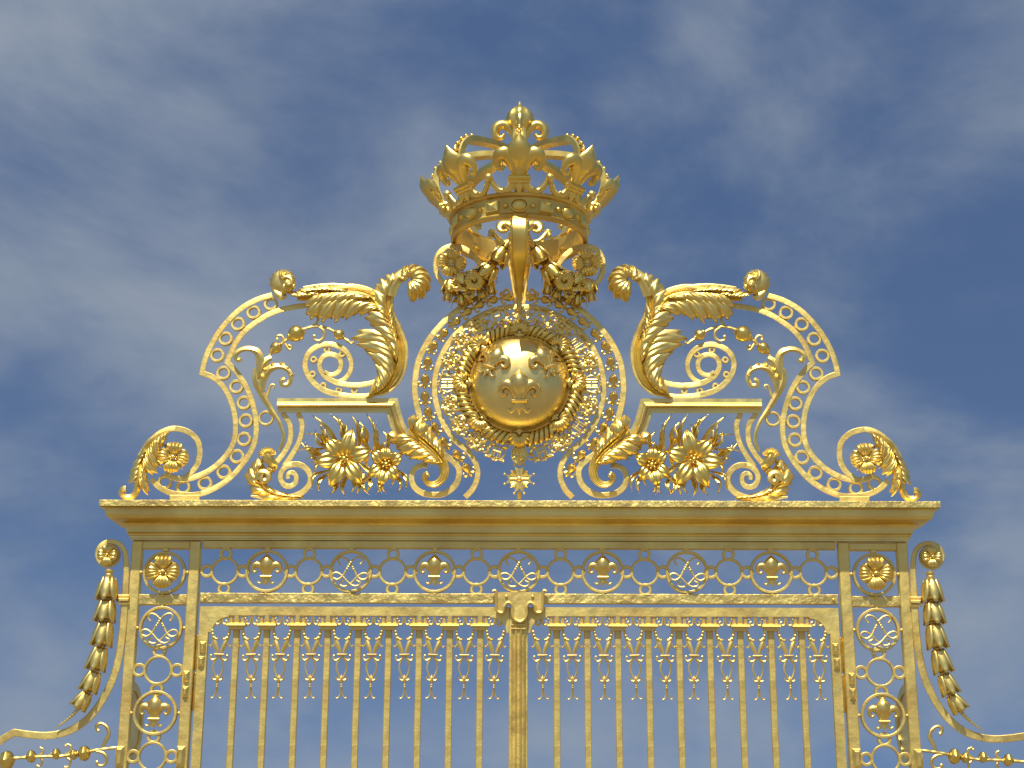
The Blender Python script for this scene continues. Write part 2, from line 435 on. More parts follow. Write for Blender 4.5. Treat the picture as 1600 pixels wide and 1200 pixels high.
def world():
    w = bpy.data.worlds.new('World'); SC.world = w; w.use_nodes = True; nt = w.node_tree; N = nt.nodes; L = nt.links
    bg = N['Background']; bg.inputs['Strength'].default_value = .115
    sky = N.new('ShaderNodeTexSky'); sky.sky_type = 'NISHITA'; sky.sun_disc = False
    sky.sun_elevation = SUN_EL; sky.sun_rotation = atan2(sd.x, sd.y); sky.air_density = 1.0; sky.dust_density = .6; sky.ozone_density = 1.6
    tc = N.new('ShaderNodeTexCoord')
    mp = N.new('ShaderNodeMapping'); mp.inputs['Rotation'].default_value = (radians(8), radians(14), 0); mp.inputs['Scale'].default_value = (1.6, 1.2, 2.9)
    mp.inputs['Location'].default_value = (.9, .2, .35)
    L.new(tc.outputs['Generated'], mp.inputs['Vector'])
    lift = N.new('ShaderNodeVectorMath'); lift.operation = 'ADD'; lift.inputs[1].default_value = (0, 0, .30)
    L.new(tc.outputs['Generated'], lift.inputs[0]); L.new(lift.outputs['Vector'], sky.inputs['Vector'])
    n = N.new('ShaderNodeTexNoise'); n.noise_dimensions = '4D'; n.inputs['W'].default_value = 11.13; n.inputs['Scale'].default_value = 2.2; n.inputs['Detail'].default_value = 10; n.inputs['Roughness'].default_value = .56; n.inputs['Distortion'].default_value = .25
    L.new(mp.outputs['Vector'], n.inputs['Vector'])
    r = N.new('ShaderNodeValToRGB'); r.color_ramp.interpolation = 'EASE'
    r.color_ramp.elements[0].position = .37; r.color_ramp.elements[0].color = (0, 0, 0, 1)
    r.color_ramp.elements[1].position = .71; r.color_ramp.elements[1].color = (1, 1, 1, 1)
    L.new(n.outputs['Fac'], r.inputs['Fac'])
    ti = N.new('ShaderNodeMix'); ti.data_type = 'RGBA'; ti.blend_type = 'MULTIPLY'; ti.inputs['Factor'].default_value = 1
    L.new(sky.outputs['Color'], ti.inputs['A']); ti.inputs['B'].default_value = (.74, .80, .88, 1)
    mx_ = N.new('ShaderNodeMix'); mx_.data_type = 'RGBA'
    L.new(r.outputs['Color'], mx_.inputs['Factor']); L.new(ti.outputs['Result'], mx_.inputs['A'])
    mx_.inputs['B'].default_value = (2.55, 3.0, 3.65, 1)
    L.new(mx_.outputs['Result'], bg.inputs['Color'])
world()
SC.view_settings.view_transform = 'Standard'; SC.view_settings.look = 'None'; SC.view_settings.exposure = 0; SC.view_settings.gamma = 1

# ================================================================== cornice
def cornice():
    zb = W(812, 845).z; xb = -W(206.7, 848).x; d = .262
    zf = W(812, 792, d/S).z; zt = W(812, 782, d/S).z; H = zf-zb
    th = thing('cornice', 'long moulded gilded cornice laid across the top of the gate', 'cornice', (0, 0, zb))
    prof = [(-.02, zb), (.012, zb), (.012, zb+.012), (.022, zb+.016), (.022, zb+.036), (.034, zb+.040), (.040, zb+.052), (.034, zb+.064), (.05, zb+.068), (.05, zb+.082)]
    for i in range(15):                                   # cyma recta
        t = i/14; prof.append((.054+.158*(t-.15*sin(2*pi*t)), zb+.088+(H-.088-.035)*(t+.11*sin(2*pi*t))))
    prof += [(.216, zf-.03), (.216, zf-.012), (d-.006, zf-.004)]
    def frame(prof):
        rows = []
        for dd, z in prof:
            x = xb+dd; rows.append([(-x, -dd, z), (x, -dd, z), (x, .10+dd, z), (-x, .10+dd, z)])
        return rows
    mb = MB(); 
    # subdivide the long side so the sheet can carry its bump evenly
    mb.grid(frame(prof), cu=True, cap=True); mb.obj('moulding', M_CORN, th, ang=28)
    mb = MB(); mb.grid(frame([(d-.004, zf), (d, zf+.004), (d, zt-.004), (d-.004, zt)]), cu=True, cap=True)
    mb.obj('fascia', M_RAIL, th, ang=28)
cornice()
ZCT = W(812, 782, .235/S).z                       # top of the cornice
print('cornice top', ZCT, 'gate z at 845', W(812, 845).z)

# ================================================================== shared fine pieces as mesh prototypes
def data_of(mb, name, mat, ang=38, solid=0):
    o = mb.obj(name, mat, None, loc=(0, 0, 0), ang=ang, solid=solid); return o
def place_inst(proto, loc, parent, rot=None, sc=None, mirror=False):
    if proto.get('used'):
        o = proto.copy(); COL.objects.link(o)
    else:
        o = proto; proto['used'] = 1
    if 'used' in o and o is not proto: del o['used']
    place(o, loc, parent)
    if rot: o.rotation_euler = rot
    s_ = sc or 1
    o.scale = (-s_ if mirror else s_, s_, s_)
    return o
PROTOS = []
def proto(mb, name, mat, **k):
    o = data_of(mb, name, mat, **k); PROTOS.append(o); return o
mb = MB(); fleur(mb, LT((0, 0, 0), .48), fat=1.12); P_FLEUR = proto(mb, 'fleur_de_lis', M_CAST)
mb = MB(); monogram(mb, L0, 1.0); P_MONO = proto(mb, 'monogram', M_BAND)
def ringproto(ro, ri, c0, c1, name='ring'):
    mb = MB(); mb.ring(0, 0, ro, ri, c0, c1, L0); return proto(mb, name, M_BAND)
P_BIG = ringproto(32.5, 28.3, -5, 3, 'large_ring'); P_MED = ringproto(21.5, 18, -4, 2, 'plain_ring'); P_SM = ringproto(10.2, 5.8, -4, 2, 'small_ring')

def stub(T, x, y, kind, par, m=False):
    mb = MB()
    if kind == 'b': mb.box(x-4, x+4, y-3, y+3, -5, 2, T)
    else: mb.ball(x, y, 0, 3, T, 8)
    mb.obj('fixing', M_PIN, par, m)

# ================================================================== frieze
def frieze():
    x0 = W(313.8, 900).x; x1 = -x0
    zt = W(812, 844.8).z; z1 = W(812, 857).z; z2 = W(812, 927.5).z; z3 = W(812, 942.5).z; zc = W(812, 893).z
    th = thing('frieze', 'openwork gilded frieze of linked rings under the cornice', 'gate frieze', (0, 0, z3))
    B = lambda x, y, z: Vector((x, y, z))
    def wbox(xa, xb_, za, zb_, ya, yb, name, mat):
        mb = MB(); mb.box(xa, xb_, za, zb_, -yb, -ya, lambda a, b, c: (a, -c, b), .005); return mb.obj(name, mat, th)
    wbox(x0+.004, x1-.004, z1, zt-.004, 0.0, .07, 'rail', M_BAND); wbox(x0+.004, x1-.004, z3, z2, 0.0, .07, 'rail', M_RAIL)
    p = 131.1*S*.998
    d0 = abs(W(547.2, 893).x - W(809.9, 893).x)/2
    for i in range(-4, 5):
        x = i*d0/1.0
        if abs(i) == 4: continue
        c = B(x, .015, zc); place_inst(P_BIG, c, th)
        T = LT(c); stub(T, 0, -34, 'b', th); stub(T, 0, 34, 's', th)
        if i % 2: place_inst(P_FLEUR, c+B(0, -.012, -.055), th)
        else: place_inst(P_MONO, c+B(0, -.01, 0), th)
    for i in range(-4, 4):
        x = (i+.5)*d0; place_inst(P_MED, B(x, .015, zc), th)
        for q in (-1, 1):
            place_inst(P_SM, B(x+q*27.2*S, .017, zc), th)
            place_inst(P_SM, B(x, .017, zc+q*26.8*S), th, sc=.95)
            if i == (-4 if q < 0 else 3): pass
    for q in (-1, 1):
        mb = MB(); mb.ball(q*(abs(x0)/S-8), 0, 1, 2.6, LT(B(0, 0, W(812, 936).z)), 8, sz=.7); mb.obj('rivet', M_PIN, th)
    # keeper plate with its looped raised edge
    kp = MB(); cx0 = 0
    def KT(a, b, c=0): return C(a+811-809.4, b, c)
    half = [(37, 925), (36, 942), (36, 950), (34, 956), (29, 958), (25, 955), (24, 948), (22, 943), (17, 941), (12, 944), (11, 952), (11, 960), (8, 967), (0, 971)]
    hs = [(x, y) for x, y, _ in cr(half, 60)]
    out = [(811-x, y) for x, y in hs]+[(811+x, y) for x, y in hs[::-1]]
    poly = out+[(811+37, 925)]
    kp.prism(poly, 0, 5, KT); k = kp.obj('keeper_plate', M_BAND, th)
    kb = MB()
    ed = cr([(811-42, 924, 6), (811-37.5, 923, 6)]+[(a, b, 6) for a, b in out[6:-6:6]]+[(811+37.5, 923, 6), (811+42, 924, 6)], 150)
    kb.tube(ed, 2.6, 8, KT); kb.obj('edge_bead', M_PIN, k)
    kb = MB()
    for q in (-1, 1): kb.ball(811+q*20.5, 932, 5, 2.8, KT, 8)
    kb.obj('rivet', M_PIN, k)
frieze()

# ================================================================== openwork side panels (piers)
def side_panel(m):
    f = -1 if m else 1
    th = thing('openwork_pier', ('right' if m else 'left')+'most' if False else ('gilded openwork pier with rosette box to the %s of the gate leaves' % LR(m)), 'gate pier', mx((W(258, 1000).x, 0, 0), m), 'openwork piers beside the leaves')
    X = [W(206.3, 850).x, W(221.8, 857).x, W(296.3, 857).x, W(313.4, 850).x]
    zt = W(260, 845).z-.003
    def wbox(name, xa, xb_, za, zb_, ya=0, yb=.08, mat=M_BAND, par=None):
        mb = MB(); mb.box(xa, xb_, za, zb_, -yb, -ya, lambda a, b, c: (a, -c, b), .006); return mb.obj(name, mat, par or th, m)
    st1 = wbox('stile', X[0], X[1], 0, zt); st2 = wbox('stile', X[2], X[3], 0, zt)
    wbox('rail', X[1]+.001, X[2]-.001, W(258, 857).z, zt-.002, .002, .078); wbox('rail', X[1]+.001, X[2]-.001, W(255, 944.5).z, W(255, 928.5).z, .002, .078, M_RAIL)
    wbox('rail', X[1]+.001, X[2]-.001, .1, .25, .002, .078)
    xc = (X[1]+X[2])/2
    def V(x, z, y=.015): return mx((x, y, z), m)
    z = W(258, 894.5).z
    place_inst(P_BIG, V(xc, z), th); 
    mb = MB(); T = LT((xc, .0, z))
    rosette(mb, LT((xc, 0.0, z), 1, 0), 26, 4, 4, 1, 5, .30); mb.obj('rosette', M_CAST, th, m)
    stub(T, 0, -34.5, 'b', th, m); stub(T, 0, 34.5, 's', th, m); stub(T, -35, 0, 's', th, m); stub(T, 35, 0, 's', th, m)
    unit = W(252, 981).z-W(241, 1114).z
    for k in range(2):
        zz = W(252, 981).z - k*unit*2
        for j, (dz, kind) in enumerate(((0, 'm'), (unit*.5, 'o'), (unit, 'f'), (unit*1.5, 'o'))):
            z = zz-dz
            if z < .6: continue
            if kind == 'o':
                place_inst(P_MED, V(xc, z), th)
                for q in (-1, 1):
                    place_inst(P_SM, V(xc+q*28*S, z, .017), th)
                    place_inst(P_SM, V(xc, z+q*(28.2*S), .017), th)
            else:
                place_inst(P_BIG, V(xc, z), th)
                if kind == 'f': place_inst(P_FLEUR, V(xc, z-.055, 0), th)
                else: place_inst(P_MONO, V(xc, z, 0), th, mirror=m)
                T = LT((xc, .015, z)); stub(T, -35, 0, 's', th, m); stub(T, 35, 0, 's', th, m)
                if j == 0 and k == 0: stub(T, 0, -34.5, 'b', th, m)
    for (a, b, w, h, s_) in ((187, 1182, 12, 29, st1), (282.5, 1182, 12, 29, st2), (291.5, 1057, 8.5, 16, st2), (289.8, 1081, 8.5, 16, st2)):
        mb = MB(); T = LT(W(a, b)); mb.box(-w/2, w/2, -h/2, h/2, -1, 3, T, 2); mb.box(-w/2+2, w/2-2, -h/2+3, h/2-3, 2.9, 5.5, T, 1.8)
        mb.obj('boss', M_CAST, s_, m)
    # curved brace behind the outer stile
    mb = MB(); y0 = .085; zc = W(215, 1128).z
    pts = arc(0, 0, 60, 95, -95, 30, ry=54)
    TT = lambda a, b, c: (X[1]-.03+c*S, y0+.02+a*S*1.15, zc-b*S)
    mb.sweep(pts, lambda t: [(-6, -3), (6, -3), (6, 3), (-6, 3)], TT)
    mb.prism([(p[0]*.9, p[1]*.9) for p in pts], -1, 1, TT); mb.obj('rear_brace', M_CORN, th, m)
side_panel(False); side_panel(True)

# ================================================================== gate leaves
def pendant_proto():
    mb = MB(); T = L0                              # origin: level of the capitals' underside, px 985
    for q in (-1, 1):
        mb.tube([(q*13, -3, 0), (q*12.5, 4, 0), (q*10.5, 12, 0), (q*8, 18, 1), (q*5, 26, 1), (q*2.5, 33, 1)], [1.5, 2.6, 2.4, 3.6, 3.6, 2.2], 6, T)
        for (x, y) in ((12.5, 1), (11.6, 6), (10, 11)): mb.ball(q*x, y, 2.5, 2.3, T, 6)
        mb.tube([(q*10, 10, 1), (q*7, 13, 2), (q*4, 13, 2), (q*3, 11, 2)], [2, 1.8, 1.3, 1.8], 6, T)
        mb.tube([(q*9, 15, 1), (q*11, 21, 1), (q*14, 24, 1), (q*16.5, 22, 1)], [2, 1.5, 1.2, 1.4], 6, T)
        mb.tube(cr([(q*1, 38, 1), (q*6, 43, 1), (q*10, 44, 1), (q*13, 41, 1), (q*12, 38, 1)], 10), [1.6, 1.9, 1.6, 1.4], 6, T); mb.ball(q*11.8, 37.5, 1.5, 2.1, T, 7)
        mb.tube(cr([(q*1.2, 38, 1), (q*6, 47, 1), (q*7.6, 55, 1), (q*5.5, 63, 1), (q*2, 70, 1)], 14), 1.45, 6, T)
        mb.tube(cr([(q*1, 72, 1), (q*4, 73, 1), (q*7.5, 71, 1), (q*7, 68, 1)], 8), [1.5, 1.6, 1.2, 1.5], 6, T)
        mb.tube(cr([(q*.6, 85, 0), (q*1.2, 92, 0), (q*4, 98, 0), (q*7.5, 99, 0), (q*8, 96, 0)], 10), [1.2, 1.2, 1, .8], 6, T)
    mb.box(-7.5, 7.5, 34.6, 37.2, -2, 4.5, T)
    mb.lathe([(.4, -65), (2, -68), (3, -71), (2.2, -76), (1.2, -78), (1.8, -79.5), (1.2, -81), (1.9, -83), (1, -85), (.8, -88)], T, 8, (0, 0, 1), 'b')
    return proto(mb, 'scroll_pendant', M_PIN)
def capital_proto():
    mb = MB(); T = L0                              # origin px 984 at bar centre
    for x in (-8.5, 0, 8.5): mb.box(x-(3.6 if x == 0 else 2.6), x+(3.6 if x == 0 else 2.6), -22.5, -10.2, -4, 1.5 if x == 0 else 0, T)
    mb.grid([[(-11, 0, -6), (11, 0, -6), (11, 0, 4), (-11, 0, 4)], [(-11, -5, -6), (11, -5, -6), (11, -5, 4), (-11, -5, 4)], [(-14.3, -5.2, -8), (14.3, -5.2, -8), (14.3, -5.2, 8), (-14.3, -5.2, 8)],
             [(-14.3, -6.2, -8), (14.3, -6.2, -8), (14.3, -6.2, 8), (-14.3, -6.2, 8)], [(-12.8, -9.4, -7), (12.8, -9.4, -7), (12.8, -9.4, 5), (-12.8, -9.4, 5)], [(-10, -10.5, -5), (10, -10.5, -5), (10, -10.5, 3), (-10, -10.5, 3)]], T, cu=True, cap=True)
    return proto(mb, 'capital', M_PIN)
def curls_proto():
    mb = MB(); T = L0                              # origin px 972 between bars
    for q in (-1, 1):
        mb.tube(cr([(q*1, -9, 0), (q*1.5, -3, 0), (q*3, 2, 0), (q*7, 2.5, 0), (q*8.5, -1, 0), (q*6, -3, 0)], 12), [1.2, 1.6, 1.9, 1.4], 6, T)
        mb.tube(cr([(q*13, -10, -1), (q*11.5, -7, -1), (q*8, -7, -1), (q*7, -9.5, -1)], 8), 1.1, 6, T)
    return proto(mb, 'scroll_pair', M_PIN)
P_PEN = pendant_proto(); P_CAP = capital_proto(); P_CUR = curls_proto()
def leaf_gate(m):
    Y = .012
    th = thing('gate_leaf', 'barred gilded gate leaf to the %s of the fluted meeting post' % LR(m), 'gate leaf', mx((W(316, 1200).x, 0, 0), m), 'pair of gate leaves')
    xL0, xL1 = W(312.3, 950).x, W(324.2, 992).x; xR0 = C(811-15, 1000).x; xR1 = -.003
    zt = W(812, 948.3).z; zr = W(812, 962.3).z; zb = .12
    T = lambda a, b, c: (a, Y-c, b)
    def wbox(name, xa, xb_, za, zb_, ya, yb, mat=M_BAND, par=None):
        mb = MB(); mb.box(xa, xb_, za, zb_, -yb, -ya, lambda a, b, c: (a, Y-c, b), .005); return mb.obj(name, mat, par or th, m)
    # frame: one plate with rounded inner corners
    r = 24*S*1.04; xi = xL1+.030; xj = xR0-.022
    n = 12
    poly = [(xL0, zb), (xL0, zt), (xR0+.0, zt), (xR0, zb), ]
    pl = [(xL0, 0.14), (xL1, .14), (xL1, zr-r-.0), (xL1+.03, zr-r)]
    pl += [(xL1+.03+r*(1-cos(pi/2*i/n)), zr-r+r*sin(pi/2*i/n)-.012) for i in range(1, n+1)]+[(xL1+.03+r, zr)]
    pr = [(xR0-.02-r, zr)]+[(xR0-.02-r+r*sin(pi/2*i/n), zr-r+r*cos(pi/2*i/n)-.012) for i in range(n)]+[(xR0-.02, zr-r), (xR0, zr-r), (xR0, zt), (xL0, zt)]
    mb = MB(); mb.prism(pl+pr, -.055, 0, T); fr = mb.obj('frame', M_BAND, th, m)
    wbox('bottom_rail', xL1+.002, xR0-.002, .15, .45, .002, .05)
    # meeting stile with fluted astragal
    mb = MB(); mb.box(xR0+.001, xR1, .14, zt-.004, -.05, -.004, T, .004)
    mb.obj('meeting_stile', M_BAND, th, m)
    if not m:
        mb = MB(); hw = 10.5*S; ztop = W(812, 974).z
        prof = [(-hw, 0), (-hw, .012), (-hw*.8, .02), (-hw*.62, .012), (-hw*.55, .012), (-hw*.5, .026), (-hw*.32, .034), (-hw*.18, .026), (-hw*.14, .02), (hw*.14, .02), (hw*.18, .026), (hw*.32, .034), (hw*.5, .026), (hw*.55, .012), (hw*.62, .012), (hw*.8, .02), (hw, .012), (hw, 0)]
        mb.grid([[(a, z, c) for a, c in prof] for z in (.14, ztop)], T, cu=True, cap=True)
        for k in (0, .035): mb.box(-hw*1.04, hw*1.04, ztop-.02-k, ztop-.010-k, -.0, .037, T, .002)
        mb.obj('astragal', M_BAND, th)
    # bars, capitals and pendants
    xs = [W(368.4+i*47.72, 984).x for i in range(9)]; zcap = W(560, 984).z
    step = (xs[-1]-xs[0])/8; hw = 4.8*S
    for i, x in enumerate(xs):
        if i == 0:
            mb = MB(); mb.box(-hw, hw, .4, zcap+.10, -.035, 0, lambda a, b, c: (a, -c, b), .005)
            pb = mb.obj('bar', M_BAND, None, loc=(0, 0, 0)); place(pb, mx((x, Y+.012, 0), m), th); bar0 = pb
        else: copy_at(bar0, mx((x, Y+.012, 0), m), th)
        place_inst(P_CAP, mx((x, Y+.01, zcap), m), th)
    for i in range(10):
        x = xs[0]+(i-.5)*step
        place_inst(P_PEN, mx((x+rnd.uniform(-.004, .004), Y+.01, zcap-.006), m), th, rot=(rnd.uniform(-.04, .04), rnd.uniform(-.035, .035), rnd.uniform(-.12, .12)))
        place_inst(P_CUR, mx((x, Y+.01, W(560, 972.5).z), m), th)
    for (a, b) in ((317, 1011), (314.7, 1034)):
        mb = MB(); TT = LT(W(a, b, -2)); mb.box(-4.3, 4.3, -8, 8, -1, 3, TT, 1.5); mb.box(-2.5, 2.5, -5.5, 5.5, 2.9, 4.5, TT, 1.2); mb.obj('boss', M_CAST, fr, m)
    for b0, b1 in ((992, 1047), (1050, 1110)):
        mb = MB(); mb.lathe([(.012, W(300, b1).z), (.017, W(300, b1).z+.012), (.017, W(300, b0).z-.012), (.012, W(300, b0).z)], lambda a, b, c: ((W(313.4, 850).x+xL0)/2+a, .05+c, -b), 12, (0, 0, 0), 'b')
        mb.obj('hinge', M_DEEP, th, m)
leaf_gate(False); leaf_gate(True)

# ================================================================== crest: large double-banded C scrolls
def crest_scroll(m):
    side = LR(m)
    th = thing('crest_scroll', 'tall C-shaped double band pierced with rings, standing on the %s half of the cornice' % side, 'iron scroll', mx(W(289, 779), m), 'double-banded scrolls of the crest')
    o1 = cr([(425, 461), (400, 469), (373, 485), (347, 512), (330, 539), (320, 563), (315.5, 583)], 40)
    o2 = cr([(315.5, 583), (333, 590), (350, 606), (363, 633), (368, 663), (365, 690), (353, 712), (333, 731), (311, 743), (289, 748.5), (270, 746), (258, 739)], 70)
    mb = MB(); mb.strip(o1+o2[1:], 8.6, -6, 2.5, W, bev=.6); mb.obj('outer_band', M_BAND, th, m)
    i1 = cr([(478, 477), (452, 481), (430, 487), (410, 497), (383, 517), (366, 540), (355, 566)], 40)
    i2 = cr([(355, 566), (370, 582), (386, 607), (396, 635), (400.5, 664), (398, 690), (388.5, 711), (376, 729), (359, 747), (337, 762), (313, 771.5), (289, 773.5), (265, 769.5), (247, 760), (236, 748)], 80)
    mb = MB(); mb.strip(i1+i2[1:], 8.6, -6, 2.5, W, bev=.6); mb.obj('inner_band', M_BAND, th, m)
    for (x, y) in ((423, 474.5), (396, 488), (371.7, 506), (352.3, 529), (339.3, 555), (349, 582.7), (369.3, 604), (381, 629.3), (383.8, 657.3), (381, 686), (370, 713), (349.5, 737.3), (320, 755), (286, 761), (257.3, 753)):
        mb = MB(); mb.ring(0, 0, 11.2, 7.2, -5, 1.5, LT(W(x, y, 0), 1), bev=.5); mb.obj('ring', M_BAND, th, m)
    mb = MB(); mb.box(265, 312, 773.5, 784, -8, 4, W); mb.obj('foot', M_BAND, th, m)
    sp = cr([(287, 747), (300, 737), (309, 723), (312, 706), (309.5, 690), (299, 678), (285, 671.5), (268, 670), (250, 677), (235, 690), (222, 707), (215, 725), (213, 745)], 60)
    mb = MB(); mb.strip(sp, [7.5, 8.5, 9, 9, 9, 9, 8, 6], -6, 3, W, bev=.6); vb = mb.obj('volute_band', M_BAND, th, m)
    # corner leaf and its curled foot
    mb = MB(); T = W
    c1 = [(266, 672), (248, 682), (233, 697), (224, 714), (218, 733), (215, 750), (213, 762)]
    acanthus(mb, T, c1, 0, c0=1, body=[6, 12, 17, 17, 13, 11, 9], flutes=4)
    bigleaf(mb, T, [(262, 674), (244, 685), (232, 699), (225, 714), (221, 728)], [12, 24, 32, 32, 24], 4, -1, .4, notch=.5, c0=6, bow=7, pil=3.5, flute=1.0)
    bigleaf(mb, T, [(224, 722), (219, 738), (217, 752)], [12, 19, 20], 2, -1, 1.0, c0=6, bow=6, pil=3, flute=.9)
    bigleaf(mb, T, [(232, 700), (222, 716), (216, 734), (213, 748)], [5, 10, 13, 12], 3, 1, .8, c0=4, bow=4, pil=2.5, flute=.8, nf=2)
    mb.tube(cr([(217, 725, 5), (216, 745, 5), (214, 764, 4), (208, 775, 4), (198, 777, 4), (190, 772, 5), (191, 765, 6), (197, 764, 7)], 26), [4, 5.5, 5.5, 4.5, 4, 5], 8, T, .8, g=.1, gk=4)
    mb.obj('acanthus_leaf', M_CAST, th, m)
    mb = MB(); rosette(mb, LT(W(272.5, 716.5, 2)), 24.5, 4, 4, 1, 6, .32, rot=.1); mb.tube([(258, 694, 0), (265, 704, 2)], 3.2, 6, W); mb.obj('rosette', M_CAST, th, m)
crest_scroll(False); crest_scroll(True)

# ================================================================== S scrolls with the great acanthus leaves
def plume(mb, T, cx_, cy_, r, a0, a1, n, c0=8, inn=.2, k=1, lift=9, w=.5, sp_=.25):
    """fan of leaflets curling over, seen from the front"""
    for i in range(n):
        a = radians(a0+(a1-a0)*i/(n-1)); ca, sa = cos(a), -sin(a)
        b = a-sp_; 
        pts = [(cx_+ca*r*inn, cy_+sa*r*inn, c0+lift*.7), (cx_+cos(b)*r*.55, cy_-sin(b)*r*.55, c0+lift), (cx_+ca*r*.88, cy_+sa*r*.88, c0+lift*.55), (cx_+cos(a+.1)*r, cy_-sin(a+.1)*r, c0-lift*.5)]
        mb.leaflet(pts, r*w, T, k=k, fing=.14, amp=.16, bulge=.4, nT=9)
def acanthus_scroll(m):
    side = LR(m)
    th = thing('acanthus_scroll', 'S-shaped scroll wrapped in great acanthus leaves on the %s moulded shelf' % side, 'acanthus scroll', mx(W(560, 622), m), 'acanthus scrolls of the crest')
    ob = cr([(600, 612), (574, 618.5), (552, 619), (530, 616.5), (508, 610.5), (491, 599), (480.5, 585), (476.5, 570), (480, 555), (490, 544.5), (504, 538.5), (518, 538), (532, 542.5), (543, 552), (548.5, 566), (547, 580), (539, 591.5), (529, 597)], 80)
    mb = MB(); mb.strip(ob, [8, 8.4, 8.6, 8.6, 8.6, 8, 7], -6, 2.5, W, bev=.6); mb.obj('outer_band', M_BAND, th, m)
    ib = cr([(596, 590), (584, 597.5), (562, 601.5), (542, 601), (524, 597), (508, 588), (500, 576), (500, 565), (506, 556.5), (516, 553.5), (527, 557), (532.5, 566), (531, 577), (524, 584), (515, 585.5), (506.5, 581)], 80)
    mb = MB(); mb.strip(ib, [8, 8.2, 8.4, 8.4, 8, 8, 7.5, 7], -6, 3, W, bev=.6); mb.obj('inner_band', M_BAND, th, m)
    for (x, y) in ((511, 546.5), (534.5, 553.5), (490, 562), (488.4, 585), (505, 603), (529.6, 610), (553.6, 610.5)):
        mb = MB(); mb.ring(0, 0, 5.6, 2.1, -4, 1.5, LT(W(x, y, 0)), 20); mb.obj('ring', M_BAND, th, m)
    # main S leaf
    mb = MB(); T = W
    spine = [(577, 618), (598, 613), (613, 601), (624, 583), (629.5, 560), (628, 538), (620, 516), (611, 498), (606, 480), (608, 460), (617, 442), (628, 433)]
    sp = cr(spine, 60)
    # right-hand smooth edge: band with a raised bead
    edge = cr([(572, 619), (600, 615.5), (618, 603), (630, 583), (635, 558), (633.5, 536), (625, 511), (615.5, 492), (612.5, 472), (615.5, 452), (624, 441), (634, 437)], 60)
    mb.strip(edge, [2, 3.5, 4.5, 5, 5, 4.5, 4, 4, 3], -6, 7, T)
    sb = [(577, 618), (596, 611), (609, 599), (619, 581), (622, 560), (620, 538), (613, 518), (607, 500), (604, 480), (607, 460), (616, 443), (627, 434)]
    acanthus(mb, T, sb, 0, c0=2, body=[5, 14, 24, 30, 30, 26, 22, 19, 17, 14], flutes=4)
    bigleaf(mb, T, [(574, 619), (592, 612), (606, 600), (615, 582), (618, 560), (615, 538), (608, 518)], [12, 30, 38, 50, 60, 64, 54], 5, -1, .34, notch=.55, c0=6, bow=8, pil=4, flute=1.1)
    bigleaf(mb, T, [(620, 566), (622, 545), (618, 526), (611, 508), (604, 492)], [8, 22, 32, 36, 30], 3, -1, .6, notch=.5, c0=12, bow=8, pil=3.5, flute=1.0)
    bigleaf(mb, T, [(618, 540), (612, 518), (607, 500), (606, 484)], [5, 9, 11, 9], 3, 1, .7, c0=13, bow=5, pil=2.5, flute=.8)
    bigleaf(mb, T, [(606, 500), (603, 482), (604, 464), (610, 448), (619, 438)], [18, 25, 25, 20, 12], 4, -1, .5, notch=.5, c0=7, bow=6, pil=3, flute=.8, nf=2)
    mb.obj('acanthus_leaf', M_CAST, th, m, solid=.004)
    # drooping end of the S
    mb = MB()
    mb.tube(cr([(611, 462, 6), (615, 446, 7), (624, 432, 8), (636, 425, 9), (647, 427, 9), (655, 436, 8)], 24), [8, 9.5, 9.5, 8.5, 7, 4], 14, T, .8, g=.13, gk=6)
    for i in range(8):
        a = radians(140-i*32); q = 1+.2*(i/7)
        x0, y0 = 640+2*cos(a), 436-3*sin(a)
        mb.leaflet([(x0, y0, 15), (643+cos(a+.1)*13*q, 437-sin(a+.1)*12*q, 19), (644+cos(a)*21*q, 440-sin(a)*20*q, 12), (644+cos(a-.22)*24*q, 443-sin(a-.22)*25*q, 2)], 21, T, k=1, fing=.14, amp=.14, bulge=.4, nT=10, nU=12, prof=[.4, .8, 1, .9, .55])
    mb.obj('curled_tip', M_CAST, th, m, solid=.004)
    # horizontal leaf back to the C scroll, ending in a scalloped curl
    mb = MB()
    sp2 = [(601, 483), (588, 471), (571, 461), (549, 454), (524, 451), (500, 451), (478, 455), (462, 460)]
    mb.strip(cr([(590, 468), (572, 455), (549, 448), (522, 445), (497, 446), (474, 449)], 40), [3, 4, 5, 5, 4, 3], -5, 6, T)
    sp2 = [(606, 492), (595, 476), (578, 464), (556, 458), (530, 457), (505, 458), (482, 462), (464, 464)]
    acanthus(mb, T, sp2, 0, c0=2, body=[12, 22, 28, 29, 26, 22, 18, 12], flutes=4)
    bigleaf(mb, T, [(600, 484), (586, 474), (566, 466), (544, 463), (520, 464), (500, 466), (484, 469)], [20, 34, 42, 43, 41, 36, 24], 5, -1, .4, notch=.55, c0=7, bow=8, pil=4, flute=1.1)
    bigleaf(mb, T, [(580, 464), (556, 457), (530, 456), (506, 458), (486, 462)], [10, 20, 25, 24, 18], 4, -1, .7, c0=12, bow=6, pil=3, flute=.9)
    bigleaf(mb, T, [(545, 456), (520, 454), (496, 454), (474, 457)], [4, 8, 9, 8], 3, 1, .9, c0=10, bow=4, pil=2.5, flute=.7)
    bigleaf(mb, T, [(500, 460), (480, 463), (464, 464), (452, 462)], [9, 12, 11, 8], 3, 1, .6, c0=8, bow=5, pil=2.5, flute=.7)
    mb.obj('acanthus_leaf', M_CAST, th, m, solid=.004)
    mb = MB()
    mb.lathe([(19.5, -7), (20.5, -3), (19.5, 2), (15, 7), (9, 9), (3, 9.5)], LT(W(441, 440, 4)), 26, g=.045, gk=13, cap=True)
